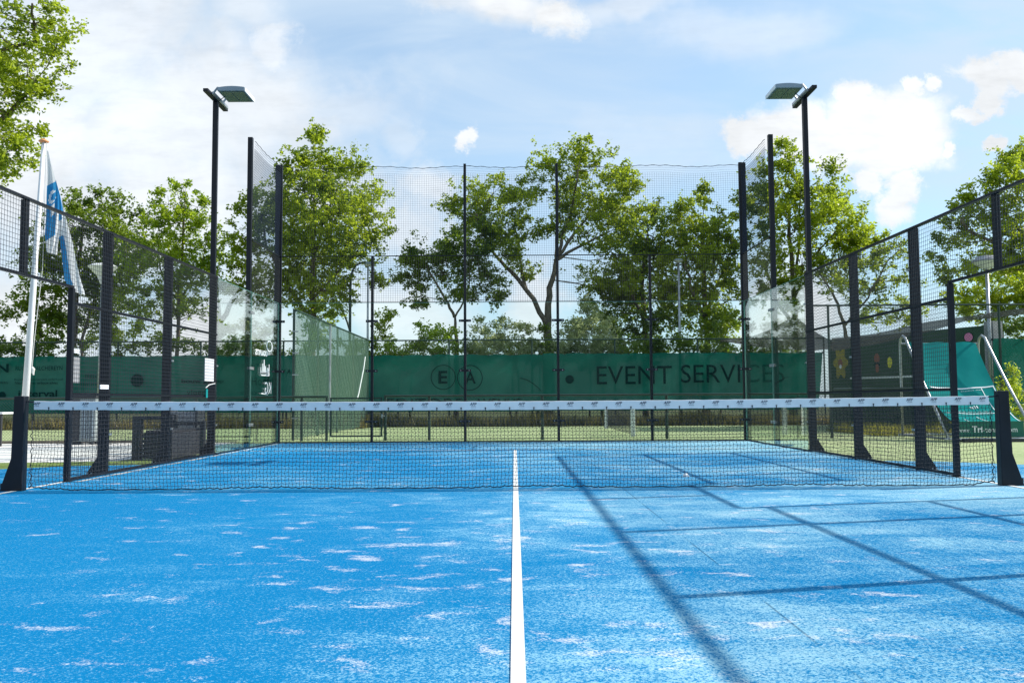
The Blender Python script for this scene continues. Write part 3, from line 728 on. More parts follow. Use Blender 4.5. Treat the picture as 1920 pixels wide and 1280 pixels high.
MB().tube([(xR, 9.2, .05), (xR, 11.35, .05)], .025, 8).build('foot_tube', 'galvanised', RP)
def surf(f): # f 0 top .. 1 bottom
    y = 11.22-(11.22-9.22)*f; z = .40+(2.15-.40)*((1-f)**1.55); return y, z
rows = []
X0, X1 = at(1700, 640, 11.2).x, at(1828, 640, 11.2).x+.02
X0b, X1b = at(1789, 789, 9.22).x, at(1917, 789, 9.22).x
def sp_pt(u_, f, off=0.):
    y, z = surf(f); bulge = .06*math.sin(u_*math.pi)*math.sin(f*math.pi); wr = .012*math.sin(u_*17+f*5)*(1-f)
    return Vector((X0+(X0b-X0)*f+((X1+(X1b-X1)*f)-(X0+(X0b-X0)*f))*u_, y+bulge*.6-off*.6, z-bulge+wr+off*.8))
for j in range(25): rows.append([sp_pt(i/20, j/24) for i in range(21)])
sf = MB().grid(rows).build('ramp_surface', 'ramp_cloth', RP, smooth=True)
mb = MB()
def rstrip(u0, f0, u1, f1, w, n=16):
    a_ = [sp_pt(u0+(u1-u0)*i/n, f0+(f1-f0)*i/n, .008) for i in range(n+1)]
    dv = Vector((w, 0, 0)) if abs(f1-f0) > abs(u1-u0) else None
    for i in range(n):
        if dv: mb.poly([a_[i], a_[i]+dv, a_[i+1]+dv, a_[i+1]])
        else:
            b_ = [sp_pt(u0+(u1-u0)*(i+k_)/n, f0+w, .008) for k_ in (0, 1)]; mb.poly([a_[i], b_[0], b_[1], a_[i+1]])
rstrip(.06, .42, .985, .42, .012); rstrip(.97, .42, .97, .99, .018); rstrip(.80, .42, .80, .99, .014); rstrip(.45, .82, .52, .99, .014); rstrip(.22, .9, .24, .99, .014); rstrip(.06, .76, .80, .76, .008)
def rtext(s_, u0, f0, w, h):
    vs, fs = text_data(s_); b = len(mb.v)
    mb.v += [tuple(sp_pt(u0+a_*w, f0-c_*h, .009)) for a_, c_ in vs]
    for f_ in fs: mb.face([b+i for i in f_])
rtext('tennis court', .30, .57, .28, .05); rtext('REBOUND', .32, .62, .27, .045); rtext('all', .48, .68, .12, .04); rtext('train your strokes', .25, .745, .5, .02); rtext('practice wall', .50, .46, .3, .012)
mb.build('printed_lines', 'sticker', sf)
mb = MB(); mb.box(X0b, X1b, 9.17, 9.19, .09, .41); fp = mb.build('front_panel', 'ramp_front', RP)
mb = MB(); w_ = X1b-X0b; add_text(mb, 'www.', (X0b+.05*w_, 9.166, .185), (1, 0, 0), (0, 0, 1), .16*w_, .06); add_text(mb, 'Tri', (X0b+.24*w_, 9.166, .185), (1, 0, 0), (0, 0, 1), .15*w_, .125, 0, .03)
add_text(mb, '-tennis', (X0b+.395*w_, 9.166, .185), (1, 0, 0), (0, 0, 1), .29*w_, .10); add_text(mb, '.com', (X0b+.70*w_, 9.166, .185), (1, 0, 0), (0, 0, 1), .20*w_, .075)
mb.build('lettering', 'sticker', fp)
mb = MB(); mb.box(X0b+.1, X1b+1.2, 9.0, 9.25, .0, .06); mb.build('base_beam', 'dark_slat', RP)
mb = MB(); # dark side skirt below the ramp edge
y_ = [surf(j/12) for j in range(13)]
mb.poly([(sp_pt(0, j/12).x-.004, y_[j][0]+.02, y_[j][1]-.06) for j in range(13)]+[(X0b, 9.6, .1), ((X0+X0b)/2, 10.9, 1.0)][:1]); mb.build('side_skirt', 'wall_green', RP)
# ================================================================== STREET LAMPS
def lamp(px, py, Y, r, label, style='cone', polew=.055, mpole='galvanised'):
    c = at(px, py, Y); T = thing('street_lamp', (c.x, Y, 0), label, 'street lamp', 'park lamps round the courts')
    MB().tube([(c.x, Y, -.01), (c.x, Y, c.z*.55), (c.x, Y, c.z)], [polew*1.15, polew, polew*.8], 12).build('pole', mpole, T, smooth=True)
    if style == 'cone':
        MB().lathe([(.0, c.z+.02), (.05, c.z), (r*.35, c.z+r*.55), (r, c.z+r*1.25), (0, c.z+r*1.26)], c.x, Y, 28).build('diffuser', 'opal', T, smooth=False)
        MB().lathe([(r*1.02, c.z+r*1.25), (r*.7, c.z+r*1.42), (0, c.z+r*1.55)], c.x, Y, 28).build('cap', 'white_paint', T)
    elif style == 'saucer':
        MB().lathe([(.0, c.z), (.07, c.z), (r*.6, c.z+r*.28), (r*.97, c.z+r*.55), (0, c.z+r*.56)], c.x, Y, 28).build('diffuser', 'opal', T)
        MB().lathe([(r, c.z+r*.54), (r, c.z+r*.64), (r*.6, c.z+r*.95), (0, c.z+r*1.05)], c.x, Y, 28).build('cap', 'stone_grey', T)
    else:
        MB().lathe([(.05, c.z-.02), (r*.6, c.z+r*.1), (r, c.z+r*.35), (0, c.z+r*.36)], c.x, Y, 20).build('diffuser', 'opal', T)
        MB().lathe([(r*1.05, c.z+r*.34), (r*.7, c.z+r*.66), (0, c.z+r*.75)], c.x, Y, 20).build('cap', 'lamp_grey', T)
lamp(192, 533, 14.2, .37, 'street lamp with a white funnel head behind the left mesh fence', 'cone')
lamp(1850, 505, 14.9, .37, 'street lamp with a wide saucer head beside the teal ramp', 'saucer', .052)
lamp(1272, 492, 24.5, .19, 'slim lamp with a small flat head before the right hand trees', 'small', .05)
lamp(690, 499, 24.0, .17, 'slim pale lamp right beside a curved dark lamp arm', 'small', .04)
c = at(657, 700, 24.6)
T = thing('street_lamp', (c.x, 24.6, 0), 'dark lamp post with a long curved arm beside slim pale lamp', 'street lamp', 'park lamps round the courts')
pts = [(c.x, 24.6, 0)]+[at(px, py, 24.6) for px, py in ((656, 640), (656.5, 560), (657.5, 525), (661, 507), (668, 497), (680, 492), (686, 492))]
MB().tube(pts, [.06, .055, .05, .045, .04, .035, .03, .03], 8).build('pole', 'green_steel', T, smooth=True)
p_ = at(686, 493, 24.6); MB().tube([p_, p_+Vector((.22, 0, -.02))], [.05, .07], 8).build('lamp_head', 'lamp_grey', T)
T = thing('street_lamp', (at(657, 700, 34).x, 34, 0), 'far small lamp with arm curving left to a white head', 'street lamp', 'park lamps round the courts')
pts = [(at(657, 700, 34).x, 34, 0)]+[at(px, py, 34) for px, py in ((657, 640), (656, 620), (651, 603), (645, 588), (638, 578), (634, 575))]
MB().tube(pts, .05, 8).build('pole', 'green_steel', T, smooth=True)
p_ = at(636, 576, 34); MB().tube([p_, p_+Vector((-.28, 0, .05))], [.1, .07], 8).build('lamp_head', 'white_paint', T)
# ================================================================== FLAGPOLE AND FLAG
PY = 6.4
b0 = at(40, 850, PY); b0.z = 0; tp = at(82, 268, PY); tp.x = b0.x+(tp.x-b0.x)
FP = thing('flagpole', b0, 'white flagpole with an orange knob outside the left fence', 'flagpole')
MB().tube([b0, b0.lerp(tp, .5), tp], [.062, .052, .034], 14).build('pole', 'white_paint', FP, smooth=True)
MB().lathe([(0, tp.z), (.05, tp.z), (.085, tp.z+.02), (.085, tp.z+.035), (.05, tp.z+.06), (0, tp.z+.065)], tp.x, tp.y, 20).build('finial', 'orange', FP, smooth=True)
hl = [tp+Vector((.06, -.02, 0)), at(84, 380, PY-.05), at(80, 500, PY-.05), at(64, 640, PY-.05), at(60, 690, PY-.05)]
MB().tube(hl, .006, 5).build('halyard', 'rope', FP)
MB().tube([at(60, 688, PY-.08), at(62.5, 692, PY-.08), at(61.5, 698, PY-.08), at(63, 703, PY-.08)], [.02, .03, .025, .01], 6).build('cleat_knot', 'rope', FP)
def edge(pl, f):
    f *= len(pl)-1; i = min(int(f), len(pl)-2); f -= i; return (pl[i][0]*(1-f)+pl[i+1][0]*f, pl[i][1]*(1-f)+pl[i+1][1]*f)
def cloth_strip(Lp, Rp, nr, nc, Yb, folds, amp, colour):
    mb = MB(); b = 0
    for j in range(nr+1):
        l = edge(Lp, j/nr); r = edge(Rp, j/nr); row = []
        for i in range(nc+1):
            f = i/nc; px = l[0]*(1-f)+r[0]*f; py = l[1]*(1-f)+r[1]*f
            mb.v.append(tuple(at(px, py, Yb+amp*math.sin(f*folds+j*.12)*min(1, j/nr*2))))
    for j in range(nr):
        for i in range(nc):
            mb.cur = colour((j+.5)/nr, (i+.5)/nc); q_ = j*(nc+1)+i; mb.face((q_, q_+1, q_+nc+2, q_+nc+1))
    return mb
def c1(v_, u_):
    if v_ < .30: return 0
    if v_ < .36: return 1
    if v_ < .50: return 0 if ((u_-.5)/.33)**2+((v_-.425)/.055)**2 < 1 and ((u_-.62)/.26)**2+((v_-.43)/.03)**2 > 1 else 1
    if v_ < .60: return 0 if .35 < u_ < .62 else 1
    if v_ < .80: return 1 if u_ < .72 else 0
    return 0
Lp = [(88, 283), (88.5, 310), (88, 345), (87, 380), (86, 410), (84, 440), (86, 460), (88, 473)]
Rp = [(90, 283), (97, 310), (104, 338), (110, 360), (112, 385), (112, 415), (110, 450), (107, 478)]
flag = cloth_strip(Lp, Rp, 60, 14, PY-.12, 9, .05, c1).build('flag', ['flag_cloth', 'flag_blue_cloth'], smooth=True)
tag(flag, 'limp blue and white flag hanging from the flagpole', 'flag')
def c2(v_, u_):
    if v_ < .34: return 1 if u_ < .55 and v_ > .06 else (1 if v_ < .3 and u_ < .8 else 0)
    if v_ < .48: return 0
    return 1 if u_ < .42 - .1*(v_-.5) and v_ < .93 else 0
Lp = [(104, 338), (110, 365), (110, 400), (109, 438), (113, 455), (117, 490), (121, 525), (133, 545)]
Rp = [(105, 338), (114, 368), (121, 398), (128, 425), (136, 455), (142, 485), (150, 520), (160, 553)]
fo = cloth_strip(Lp, Rp, 50, 10, PY-.17, 7, .04, c2).build('flag_fold', ['flag_cloth', 'flag_blue_cloth'], flag, smooth=True)
# ================================================================== BIN, BENCH, SIGNS, SMALL THINGS
bx0, bx1 = at(131, 800, 10.0).x, at(178, 800, 10.0).x
BN = thing('recycling_bin', (bx0, 10.1, 0), 'grey louvred recycling bin standing on the path behind left fence', 'bin')
mb = MB(); mb.box(bx0, bx1, 10.0, 10.32, .06, .98); mb.build('body', 'bin_grey', BN, bevel=.01)
mb = MB()
for i in range(5): xx = bx0+.25+i*.055; mb.box(xx, xx+.03, 9.975, 9.998, .12, .93)
mb.build('louvre', 'lamp_grey', BN)
mb = MB(); mb.box(bx0-.01, bx0+.2, 9.97, 9.998, .08, .95); mb.build('side_panel', 'dark_slat', BN)
mb = MB(); mb.prism([(9.95, .985), (10.36, .985), (10.35, 1.06), (10.0, 1.10)], 'x', bx0-.03, bx1+.03); mb.build('lid', 'dark_slat', BN, bevel=.01)
mb = MB()
for xx in (bx0+.08, bx1-.08):
    for y in (10.06, 10.26): mb.lathe([(0, 0), (.05, 0), (.05, .055), (0, .055)], xx, y, 10)
mb.build('wheel', 'dark_slat', BN)
rngb = random.Random(2)
bt = MB()
mb = MB()
for i in range(9): mb.tube([(bx0+.05+i*.07, 10.1+rngb.random()*.3, 1.12), (bx0+.08+i*.07, 10.15+rngb.random()*.3, 1.125)], .022, 6)
# bench
BE = thing('bench', (-5.6, 5.2, 0), 'dark slatted bench with square ends outside the left fence', 'bench')
for y in (4.72, 6.18):
    mb = MB(); mb.box(-5.86, -5.72, y-.04, y+.04, 0, .68); mb.box(-5.33, -5.24, y-.04, y+.04, 0, .5); mb.box(-5.719, -5.24, y-.04, y+.04, .62 if y < 5 else .5, .68 if y < 5 else .56); mb.build('end_frame', 'dark_slat', BE, bevel=.006)
for i in range(5): mb = MB(); mb.box(-5.69+.08*i, -5.63+.08*i, 4.77, 6.13, .42, .455); mb.build('seat_slat', 'dark_slat', BE, bevel=.004)
mb = MB(); mb.box(-5.715, -5.245, 4.765, 6.135, .02, .415); mb.build('storage_box', 'dark_slat', BE, bevel=.006)
for i in range(5): mb = MB(); mb.box(-5.71, -5.28, 4.665, 4.678, .04+.075*i, .10+.075*i); mb.build('front_slat', 'dark_slat', BE)
CR = thing('crate', (-5.6, 6.8, 0), 'pale grey slatted crate standing beside the dark bench', 'crate')
cx0, cx1 = at(325, 800, 6.7).x, at(379, 800, 6.7).x
for i in range(6): mb = MB(); mb.box(cx0, cx1-.05, 6.5, 6.52, .05+.115*i, .15+.115*i); mb.build('slat', 'grey_slat', CR, bevel=.003)
mb = MB(); mb.box(cx0-.03, cx0, 6.48, 6.9, 0, .78); mb.build('frame', 'dark_slat', CR)
mb = MB(); mb.box(cx1-.05, cx1-.02, 6.48, 6.9, 0, .78); mb.build('frame', 'dark_slat', CR)
mb = MB(); mb.box(cx0+.001, cx1-.051, 6.53, 6.9, .05, .70); mb.build('body', 'grey_slat', CR)
def sign(px0, py0, px1, py1, X, m, label, name='sign'):
    def yz_(px, py): r = ray(px, py); p = CAM+r*((X-CAM.x)/r.x); return p.y, p.z
    y0, z0 = yz_(px0, py1); y1, z1 = yz_(px1, py1); zt = yz_(px0, py0)[1]
    mb = MB(); mb.box(X-.006, X+.006, min(y0, y1), max(y0, y1), min(z0, z1), zt)
    o = mb.build(name, m, bevel=.002); tag(o, label, 'sign', 'signs fixed to the left fence')
    return o, y0, y1, z0, zt
sign(383.5, 671, 400, 714, -5.02, 'sign_white', 'white rectangular sign on the mesh beside the floodlight pole')
sign(131, 668, 148, 717, -5.02, 'sign_grey', 'grey rectangular sign on the mesh beside the door jamb')
sign(132, 652, 149, 661, -5.03, 'sign_white', 'small white plate above the grey sign on the left mesh')
sign(187, 721, 203, 729, -5.005, 'sign_white', 'small white plate low on the wide fence post')
q = MB(); q.tube([(-4.98, 5.4, 1.12), (-4.97, 5.52, 1.17), (-4.98, 5.85, 1.2)], .007, 5); o = q.build('cord', 'rope'); tag(o, 'pale cord with green tag tied to the left mesh', 'cord')
q = MB(); q.box(-4.975, -4.965, 5.38, 5.46, .96, 1.10); q.build('tag', 'ramp_cloth', o)
# small scraps lying on the turf
def ground_pt(px, py): r = ray(px, py); return CAM+r*(-CAM.z/r.z)
rs = random.Random(5)
def scrap(px, py, s_, m, label, cat):
    c = ground_pt(px, py); mb = MB(); n = 7
    ring_ = lambda z, k_: [(c.x+s_*k_*math.cos(6.283*i/n)*(1+.3*rs.random()), c.y+s_*k_*math.sin(6.283*i/n)*(1+.3*rs.random()), z) for i in range(n+1)]
    a_ = ring_(.006, 1.); a_[-1] = a_[0]; b_ = ring_(.03, .8); b_[-1] = b_[0]; c_ = ring_(.045, .3); c_[-1] = c_[0]
    mb.grid([a_, b_, c_]); return tag(mb.build('scrap', m), label, cat)
scrap(1286, 894, .035, 'sign_white', 'tiny white scrap on the court crossed by a rail shadow', 'litter')
scrap(228, 884, .03, 'sign_white', 'tiny pale scrap at the foot of left fence', 'litter')
# tennis net posts beyond
def mini(px, pyb, Y, px2, Y2, label):
    a = at(px, pyb, Y); b = at(px2, 800, Y2); T = thing('tennis_net', (a.x, Y, 0), label, 'net')
    for p_ in (a, b):
        q = MB(); q.box(p_.x-.05, p_.x+.05, p_.y-.05, p_.y+.05, 0, .83); q.build('post', 'white_paint', T, bevel=.006)
    sg = []; v_ = Vector((b.x-a.x, b.y-a.y, 0)); n = int(v_.length/.06)
    for i in range(n): p_ = a+v_*(i/n); sg.append(((p_.x, p_.y, .04), (p_.x, p_.y, .78)))
    for j in range(12): sg.append(((a.x, a.y, .04+.06*j), (b.x, b.y, .04+.06*j)))
    wires(sg, .0025).build('net_mesh', 'net_cord', T)
mini(1187, 818, 12.6, 1137, 18.5, 'small tennis net with white posts behind the glass back wall')
q = thing('tennis_post', (at(1471, 800, 12.9).x, 12.9, 0), 'lone white tennis post behind the right glass side wall', 'post')
mb = MB(); x_ = q.location.x; mb.box(x_-.05, x_+.05, 12.85, 12.95, 0, .85); mb.build('post_shaft', 'white_paint', q, bevel=.006)
mb = MB(); mb.tube([(x_, 12.84, .8), (x_, 12.8, .8)], .02, 8); mb.build('winder', 'galvanised', q)
# white bench rail seen at the far left
T = thing('table', (at(-10, 775, 9.6).x, 9.6, 0), 'white topped table cut off by the left edge behind net post', 'table')
a = at(-60, 775, 9.6); b = at(20, 775, 9.6)
mb = MB(); mb.box(a.x, b.x, 9.3, 9.9, .66, .70); mb.build('tabletop', 'white_paint', T, bevel=.005)
for xx in (a.x+.06, b.x-.06):
    for y in (9.36, 9.84): mb = MB(); mb.box(xx-.02, xx+.02, y-.02, y+.02, 0, .66); mb.build('leg', 'dark_slat', T)
# ================================================================== VEGETATION
def blades(name, x0, x1, y0, y1, n, h0, h1, m, label, seed, w=.02):
    r = np.random.default_rng(seed); bx = r.uniform(x0, x1, n); by = r.uniform(y0, y1, n)
    cl = .5+.5*np.sin(bx*1.7)*np.sin(bx*.63+1); h = r.uniform(h0, h1, n)*(.55+.45*cl); a = r.uniform(0, 6.28, n); ln = r.uniform(.1, .6, n)*h
    A_ = np.stack([bx-w*np.cos(a), by-w*np.sin(a), np.zeros(n)-.01], 1); B_ = np.stack([bx+w*np.cos(a), by+w*np.sin(a), np.zeros(n)-.01], 1)
    b2 = r.uniform(0, 6.28, n); D_ = np.stack([bx+ln*np.cos(b2), by+ln*np.sin(b2), h], 1)
    return tag(fast(name, np.stack([A_, B_, D_], 1).reshape(-1, 3), 3, m), label, 'grass', kind='stuff')
blades('dry_grass', -19, -4.8, 20.2, 22.2, 9000, .15, .55, 'straw', 'dry straw coloured weeds below the left windscreen', 1)
blades('dry_grass', -5, 11.5, 21.2, 22.25, 9000, .25, .6, 'straw', 'brown dry weeds below the fence behind tennis turf', 2)
blades('grass', 8.6, 13, 12.2, 15.5, 5000, .08, .42, 'weed', 'green weeds growing at the foot of the practice wall', 3, .012)

def leaves(pos, nrm_dir, size, r, flat=.35):
    n = len(pos); ax = r.normal(size=(n, 3)); ax[:, 2] *= .6; ax /= np.linalg.norm(ax, axis=1)[:, None]
    up = r.normal(size=(n, 3))+np.array([0, 0, flat*2]); bx = np.cross(ax, up); bx /= np.linalg.norm(bx, axis=1)[:, None]
    L_ = (size*r.uniform(.6, 1.3, n))[:, None]; w = L_*.62
    p0 = pos; p1 = pos+ax*L_*.45+bx*w*.5; p2 = pos+ax*L_; p3 = pos+ax*L_*.45-bx*w*.5
    return np.stack([p0, p1, p2, p3], 1).reshape(-1, 3)
def tree(name, label, Y, blobs, trunk, m='leaf_green', dens=1., leaf=.125, rad=.18, seed=0, group='trees beyond the fence', cat='tree', clumpy=1., spread=.8, twig=True):
    """blobs [(px,py,r px)] in the plane Y (own depth offsets); trunk: list of limb polylines [(px,py),...] with the first the trunk"""
    r = np.random.default_rng(seed); sc = (Y-CAM.y)/FPX
    base = at(trunk[0][0][0], trunk[0][0][1], Y); base.z = -.02
    T = thing(name, base, label, cat, group)
    mb = MB(); nodes = []
    for li, pl in enumerate(trunk):
        pts = [at(px, py, Y) for px, py in pl]
        if li == 0: pts[0] = base
        if li > 0:
            for k_ in range(1, len(pts)): pts[k_].y += (r.random()-.5)*spread*1.2*k_
        w0 = rad*.85 if li == 0 else (rad*.45 if li == 1 else rad*.30); n_ = len(pts)
        fine = []; rr = []
        for i in range(n_-1):
            for q_ in range(4):
                f = q_/4; p_ = pts[i].lerp(pts[i+1], f); fine.append(p_+Vector((r.normal(0, .03), r.normal(0, .03), 0))); rr.append(w0*(1-.62*(i+f)/(n_-1)))
        fine.append(pts[-1]); rr.append(w0*.36)
        mb.tube(fine, rr, 8); nodes += list(zip(fine[2 if li == 0 else 0:], rr[2 if li == 0 else 0:]))
    allp = []
    for bi, (px, py, pr) in enumerate(blobs):
        R_ = pr*sc; c_ = np.array(at(px, py, Y)); c_[1] += r.uniform(-1, 1)*R_*spread
        # limb from nearest node below
        cv = Vector(c_); best = min(nodes, key=lambda q_: (q_[0]-cv).length+max(0, q_[0].z-cv.z)*2)
        mid_ = best[0].lerp(cv, .5)+Vector((r.normal(0, .1)*R_, 0, -.12*(best[0]-cv).length*.6))
        lw = min(best[1]*.6, .012+.018*R_)
        mb.tube([best[0], mid_, cv], [lw, lw*.7, lw*.35], 5, False)
        nk = max(7, int(26*clumpy*(R_/1.2)**1.3)); dirs = r.normal(size=(nk, 3)); dirs /= np.linalg.norm(dirs, axis=1)[:, None]
        cr = R_*(.35+.62*r.random(nk)**.6); cc = c_+dirs*cr[:, None]*np.array([1., .9, .9])
        if twig:
            for q_ in cc[:max(5, nk//2)]: mb.tube([cv, cv.lerp(Vector(q_), .55)+Vector((0, 0, .06*R_)), Vector(q_)], [lw*.4, lw*.25, .006], 4, False)
        tot = int(dens*3300*(R_/1.2)**2*(.125/leaf)**2); per = r.multinomial(tot, r.dirichlet(np.full(nk, 2.2)))
        for kk in range(nk):
            if per[kk] == 0: continue
            s_ = R_*(.13+.15*r.random()); n_k = per[kk]; nt = max(2, n_k//16)
            st_ = cc[kk]+r.normal(size=(nt, 3))*np.array([s_*1.2, s_*1.1, s_*.7])
            dr = dirs[kk]*.7+np.array([0, 0, .35])+r.normal(size=(nt, 3))*.55; dr /= np.linalg.norm(dr, axis=1)[:, None]
            ln = r.uniform(.15, .62, nt)*min(1.3, R_)*.8; ti = r.integers(0, nt, n_k); tt = r.random(n_k)
            allp.append(st_[ti]+dr[ti]*(ln[ti]*tt)[:, None]+r.normal(size=(n_k, 3))*.045)
    pos = np.concatenate(allp)
    mb.build('trunk', 'bark', T, smooth=True)
    fast('crown', leaves(pos, None, leaf, r), 4, m, T)
    return T
tree('tree', 'big leafy tree whose branches enter at the upper left edge', 13, [(-40,30,90),(20,40,60),(60,60,55),(100,30,38),(-20,120,80),(60,130,50),(110,90,24),(140,62,18),(0,200,60),(60,175,34),(90,160,30),(-30,250,70),(30,290,45),(10,320,32),(55,235,26),(48,300,26),(-60,320,60),(120,120,16),(-120,150,120),(-110,300,90)], [[(-190,900),(-170,500),(-120,200),(-90,60)],[(-150,340),(-80,260),(0,200),(60,150)],[(-130,240),(-60,120),(40,60),(100,40)]], 'leaf_green', .62, .105, .22, 1, spread=.9)
tree('tree', 'leafy tree with two thin trunks behind the blue and white flag', 27, [(150,385,32),(185,385,36),(230,420,48),(150,430,42),(205,460,55),(120,470,48),(75,490,38),(160,520,62),(85,560,46),(45,575,34),(120,610,50),(210,540,55),(60,640,30),(190,600,48),(250,480,40)], [[(140,800),(138,640),(145,520),(155,420)],[(158,800),(156,640),(170,520),(200,440)],[(150,600),(110,540),(80,500)]], 'leaf_dark', 1.05, .13, .17, 2)
tree('tree', 'bright feathery tree left of the floodlight pole', 26, [(345,360,20),(320,385,30),(365,385,28),(295,410,30),(340,420,44),(385,425,28),(300,455,42),(360,465,50),(405,480,34),(270,480,44),(320,510,52),(380,530,48),(290,555,50),(350,590,40),(255,540,40),(330,352,14)], [[(335,800),(333,640),(338,520),(345,400)],[(334,600),(300,520),(290,440)],[(335,560),(375,500),(390,440)]], 'leaf_bright', .8, .12, .12, 3)
tree('tree', 'tall broad tree rising behind the left corner net post', 25.5, [(590,280,34),(560,320,40),(620,320,48),(660,350,46),(520,360,44),(590,370,60),(690,390,42),(480,400,40),(550,420,62),(640,420,66),(705,430,30),(460,450,36),(520,480,56),(590,480,66),(670,480,50),(440,510,30),(560,540,56),(620,550,48),(500,545,40),(445,545,26),(600,600,32),(700,520,22),(530,300,24)], [[(585,800),(586,640),(588,520),(590,380)],[(587,600),(540,540),(500,460),(490,400)],[(587,560),(640,500),(690,440)],[(588,480),(610,400),(640,350)]], 'leaf_green', 1.1, .125, .2, 4)
tree('tree', 'small rounded tree with a forked trunk left of the middle posts', 24.5, [(790,470,38),(840,455,36),(880,470,40),(780,515,32),(830,510,46),(890,520,44),(860,555,32),(790,555,26),(930,560,26),(905,440,30),(770,490,24)], [[(856,800),(856,645),(853,592)],[(853,595),(835,560),(800,500),(785,470)],[(853,595),(872,560),(880,500),(890,450)]], 'leaf_dark', 1.05, .11, .13, 5)
tree('tree', 'largest central tree with a leaning left limb and tall right limb', 25.5, [(880,365,34),(925,365,40),(870,400,40),(930,415,48),(975,390,36),(900,450,44),(960,460,40),(1000,430,30),(1000,350,28),(985,500,26),(1030,305,34),(1075,298,34),(1120,315,40),(1165,340,36),(1060,350,46),(1120,370,56),(1175,395,38),(1050,410,34),(1150,430,48),(1180,350,24),(1100,440,34),(1160,480,36),(1120,520,34),(1175,525,34),(1095,275,18)], [[(1030,820),(1030,660),(1026,600),(1032,540),(1044,480)],[(1025,610),(1000,560),(960,510),(920,460),(895,410)],[(1044,482),(1046,420),(1048,340)],[(1044,485),(1085,430),(1130,370)],[(1042,490),(1090,460),(1140,440)],[(1044,480),(1070,400),(1080,330)],[(985,545),(975,480),(965,420)]], 'leaf_green', 1.0, .115, .24, 6)
tree('tree', 'dark tree directly right of the largest central tree', 27, [(1215,405,30),(1180,440,34),(1225,445,44),(1200,490,48),(1150,535,40),(1215,540,50),(1175,585,44),(1230,595,40),(1240,490,34),(1130,570,30),(1160,630,36),(1220,640,36)], [[(1212,820),(1210,640),(1205,540),(1215,440)],[(1210,600),(1175,540),(1160,500)]], 'leaf_dark', 1.05, .13, .17, 7)
tree('tree', 'dense tree with a peaked top behind the small flat headed lamp', 26, [(1320,370,24),(1300,400,40),(1340,415,36),(1270,440,40),(1320,460,52),(1360,450,30),(1280,500,46),(1340,510,46),(1375,510,28),(1300,560,52),(1355,570,42),(1270,590,36),(1320,620,42),(1370,610,32),(1250,540,30)], [[(1325,820),(1326,660),(1322,560),(1318,430)],[(1325,600),(1290,540),(1275,470)],[(1325,580),(1355,520),(1365,460)]], 'leaf_green', 1.15, .125, .19, 8)
tree('tree', 'tall tree between the right netting posts and floodlight pole', 25.5, [(1462,292,28),(1440,330,36),(1490,315,34),(1425,380,36),(1475,375,54),(1530,350,46),(1570,380,40),(1545,420,56),(1600,430,42),(1480,440,50),(1425,440,32),(1430,500,34),(1500,500,48),(1560,490,48),(1615,480,38),(1640,440,20),(1455,560,34),(1420,550,26)], [[(1490,820),(1492,640),(1490,560),(1480,400)],[(1491,620),(1462,560),(1440,480)],[(1490,560),(1530,480),(1570,420)],[(1490,540),(1505,440),(1500,350)]], 'leaf_green', 1.1, .125, .2, 9)
tree('tree', 'loose airy tree with a forked trunk above the practice wall', 24, [(1590,510,34),(1640,500,34),(1680,470,30),(1660,540,34),(1610,560,36),(1560,540,28),(1700,520,30),(1720,570,28),(1640,600,34),(1690,600,30)], [[(1586,820),(1588,640),(1582,600)],[(1584,610),(1560,560),(1545,510)],[(1584,610),(1620,560),(1650,500),(1680,470)]], 'leaf_green', .55, .115, .15, 10)
tree('tree', 'wide spreading tree at the right edge above the saucer lamp', 20, [(1900,300,34),(1870,335,36),(1930,340,60),(1820,370,30),(1795,385,22),(1870,390,48),(1930,420,60),(1810,430,36),(1860,450,44),(1775,450,24),(1920,490,50),(1830,500,36),(1780,510,28),(1960,300,60),(1990,420,90),(1760,480,18)], [[(1960,900),(1955,640),(1950,500),(1940,380)],[(1953,540),(1890,470),(1820,430),(1780,420)],[(1950,480),(1890,400),(1830,370)]], 'leaf_green', 1.0, .11, .2, 11)
tree('tree', 'bright yellow green tree below the saucer lamp head', 27, [(1830,545,40),(1880,535,44),(1930,540,50),(1800,570,30),(1850,580,40),(1900,590,40),(1960,560,50)], [[(1880,800),(1880,640),(1878,560)]], 'leaf_yellow', 1.1, .13, .12, 12)
tree('sapling', 'thin leaning sapling right of the pale slim lamp', 24, [(722,600,16),(735,588,12),(712,620,14),(725,630,10),(700,640,12)], [[(690,800),(697,660),(712,625),(735,590)]], 'leaf_green', 1.1, .1, .035, 13, cat='sapling')
def bush(label, Y, blobs, m, seed, dens=1., leaf=.11):
    tx = blobs[len(blobs)//2][0]
    return tree('bush', label, Y, blobs, [[(tx, 800), (tx+2, 700)]], m, dens, leaf, .05, seed, 'bushes behind the windscreens', 'bush')
bush('pale green bush behind the windscreen left of the small rounded tree', 23.6, [(800,640,26),(790,615,14),(825,625,20),(835,650,26),(770,665,28),(815,670,26),(730,660,22),(705,665,18),(850,620,12)], 'leaf_bright', 21, .85)
bush('twiggy silvery bush between the small rounded tree and central trunk', 23.6, [(905,640,28),(930,620,26),(960,635,28),(990,650,24),(925,660,30),(970,665,26),(880,665,22),(945,600,12),(985,620,16),(900,610,14)], 'leaf_silver', 22, .9, .09)
bush('tall silvery willow bush right of the central trunk', 23.6, [(1075,600,22),(1100,590,26),(1130,605,26),(1070,635,28),(1105,630,34),(1140,640,28),(1060,660,24),(1110,665,30),(1095,570,12)], 'leaf_silver', 23, 1.0, .09)
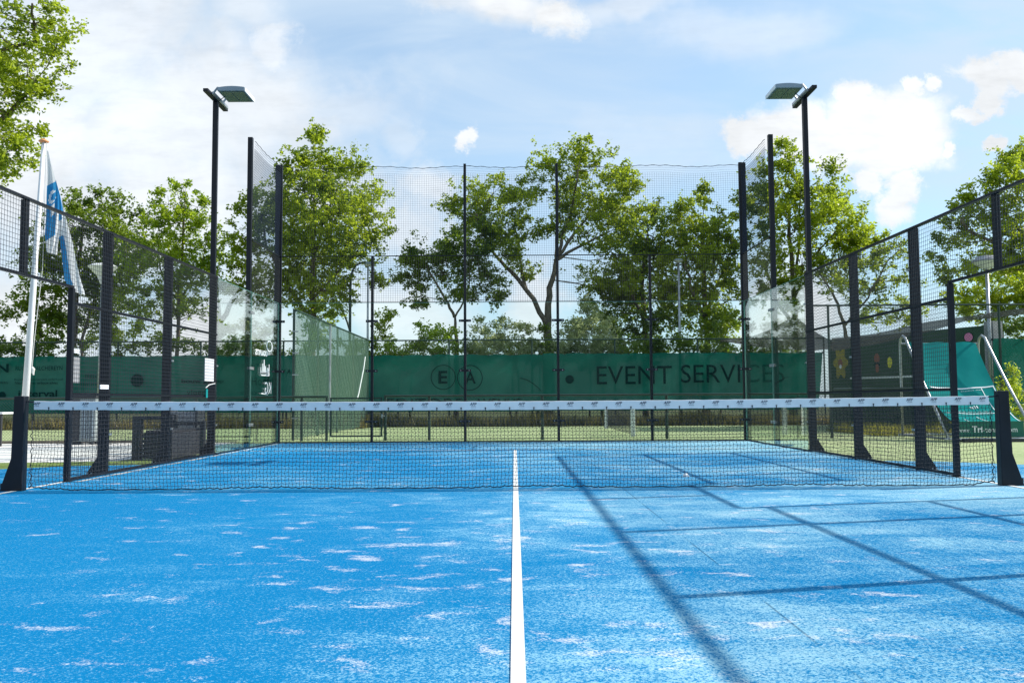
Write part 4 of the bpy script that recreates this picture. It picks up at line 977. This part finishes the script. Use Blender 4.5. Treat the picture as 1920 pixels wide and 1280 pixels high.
bush('ivy clad dark bush around the foot of central trunk', 23.9, [(1025,620,16),(1028,645,20),(1010,660,18),(1045,665,20)], 'leaf_dark', 24)
bush('dark low bushes behind the windscreen under the peaked tree', 23.6, [(1170,650,26),(1210,655,26),(1250,650,28),(1290,655,26),(1330,650,26),(1365,660,22),(1150,670,24),(1230,670,26),(1310,675,26)], 'leaf_dark', 25)
bush('golden leaved bush glowing left of the right corner post', 24.5, [(1335,640,14),(1350,655,18),(1372,660,14)], 'leaf_yellow', 26)
bush('olive bush seen through the left glass side wall', 23.6, [(430,655,20),(455,645,18),(480,655,20),(505,650,16),(535,655,22),(575,650,26),(620,655,24),(660,660,20)], 'leaf_bright', 27, .9)
bush('dark hedge bushes behind the left mesh fence', 23.6, [(280,640,26),(320,650,26),(240,650,28),(200,645,26),(360,655,20),(250,620,20)], 'leaf_green', 28)
bush('straggly dark bush behind flagpole at the left edge', 23.6, [(10,660,18),(50,655,24),(90,660,24),(-20,640,24),(70,635,18),(120,655,20)], 'leaf_dark', 29, .6)
for i_, (x0_, n_, m_, lb) in enumerate([(-10, 4, 'leaf_dark', 'low dark hedge bush above the windscreen left of the fence brace'), (395, 4, 'leaf_bright', 'light hedge bush above the windscreen at the left floodlight pole'), (690, 5, 'leaf_green', 'low green hedge bush above the windscreen right of the left corner'), (880, 6, 'leaf_green', 'leafy undergrowth under the twiggy silvery bush'), (1050, 6, 'leaf_dark', 'dark undergrowth under the tall silvery willow bush'), (1395, 4, 'leaf_dark', 'low bush behind the shade sail tip')]):
    rr_ = random.Random(i_+70)
    bush(lb, 23.9+.1*i_, [(x0_+27*j+rr_.uniform(-6, 6), 662+rr_.uniform(-8, 4), rr_.uniform(20, 27)) for j in range(n_)], m_, 60+i_, .9)
bush('yellow green shrub in front of the right windscreen', 11.8, [(1900,700,14),(1885,725,18),(1905,740,20),(1880,755,16),(1920,770,20),(1930,740,20),(1895,690,8)], 'leaf_yellow', 30, .7, .055)
bush('low dark bush right of the practice wall behind ramp', 17, [(1900,610,30),(1930,640,40),(1890,655,26),(1960,600,40)], 'leaf_dark', 31)
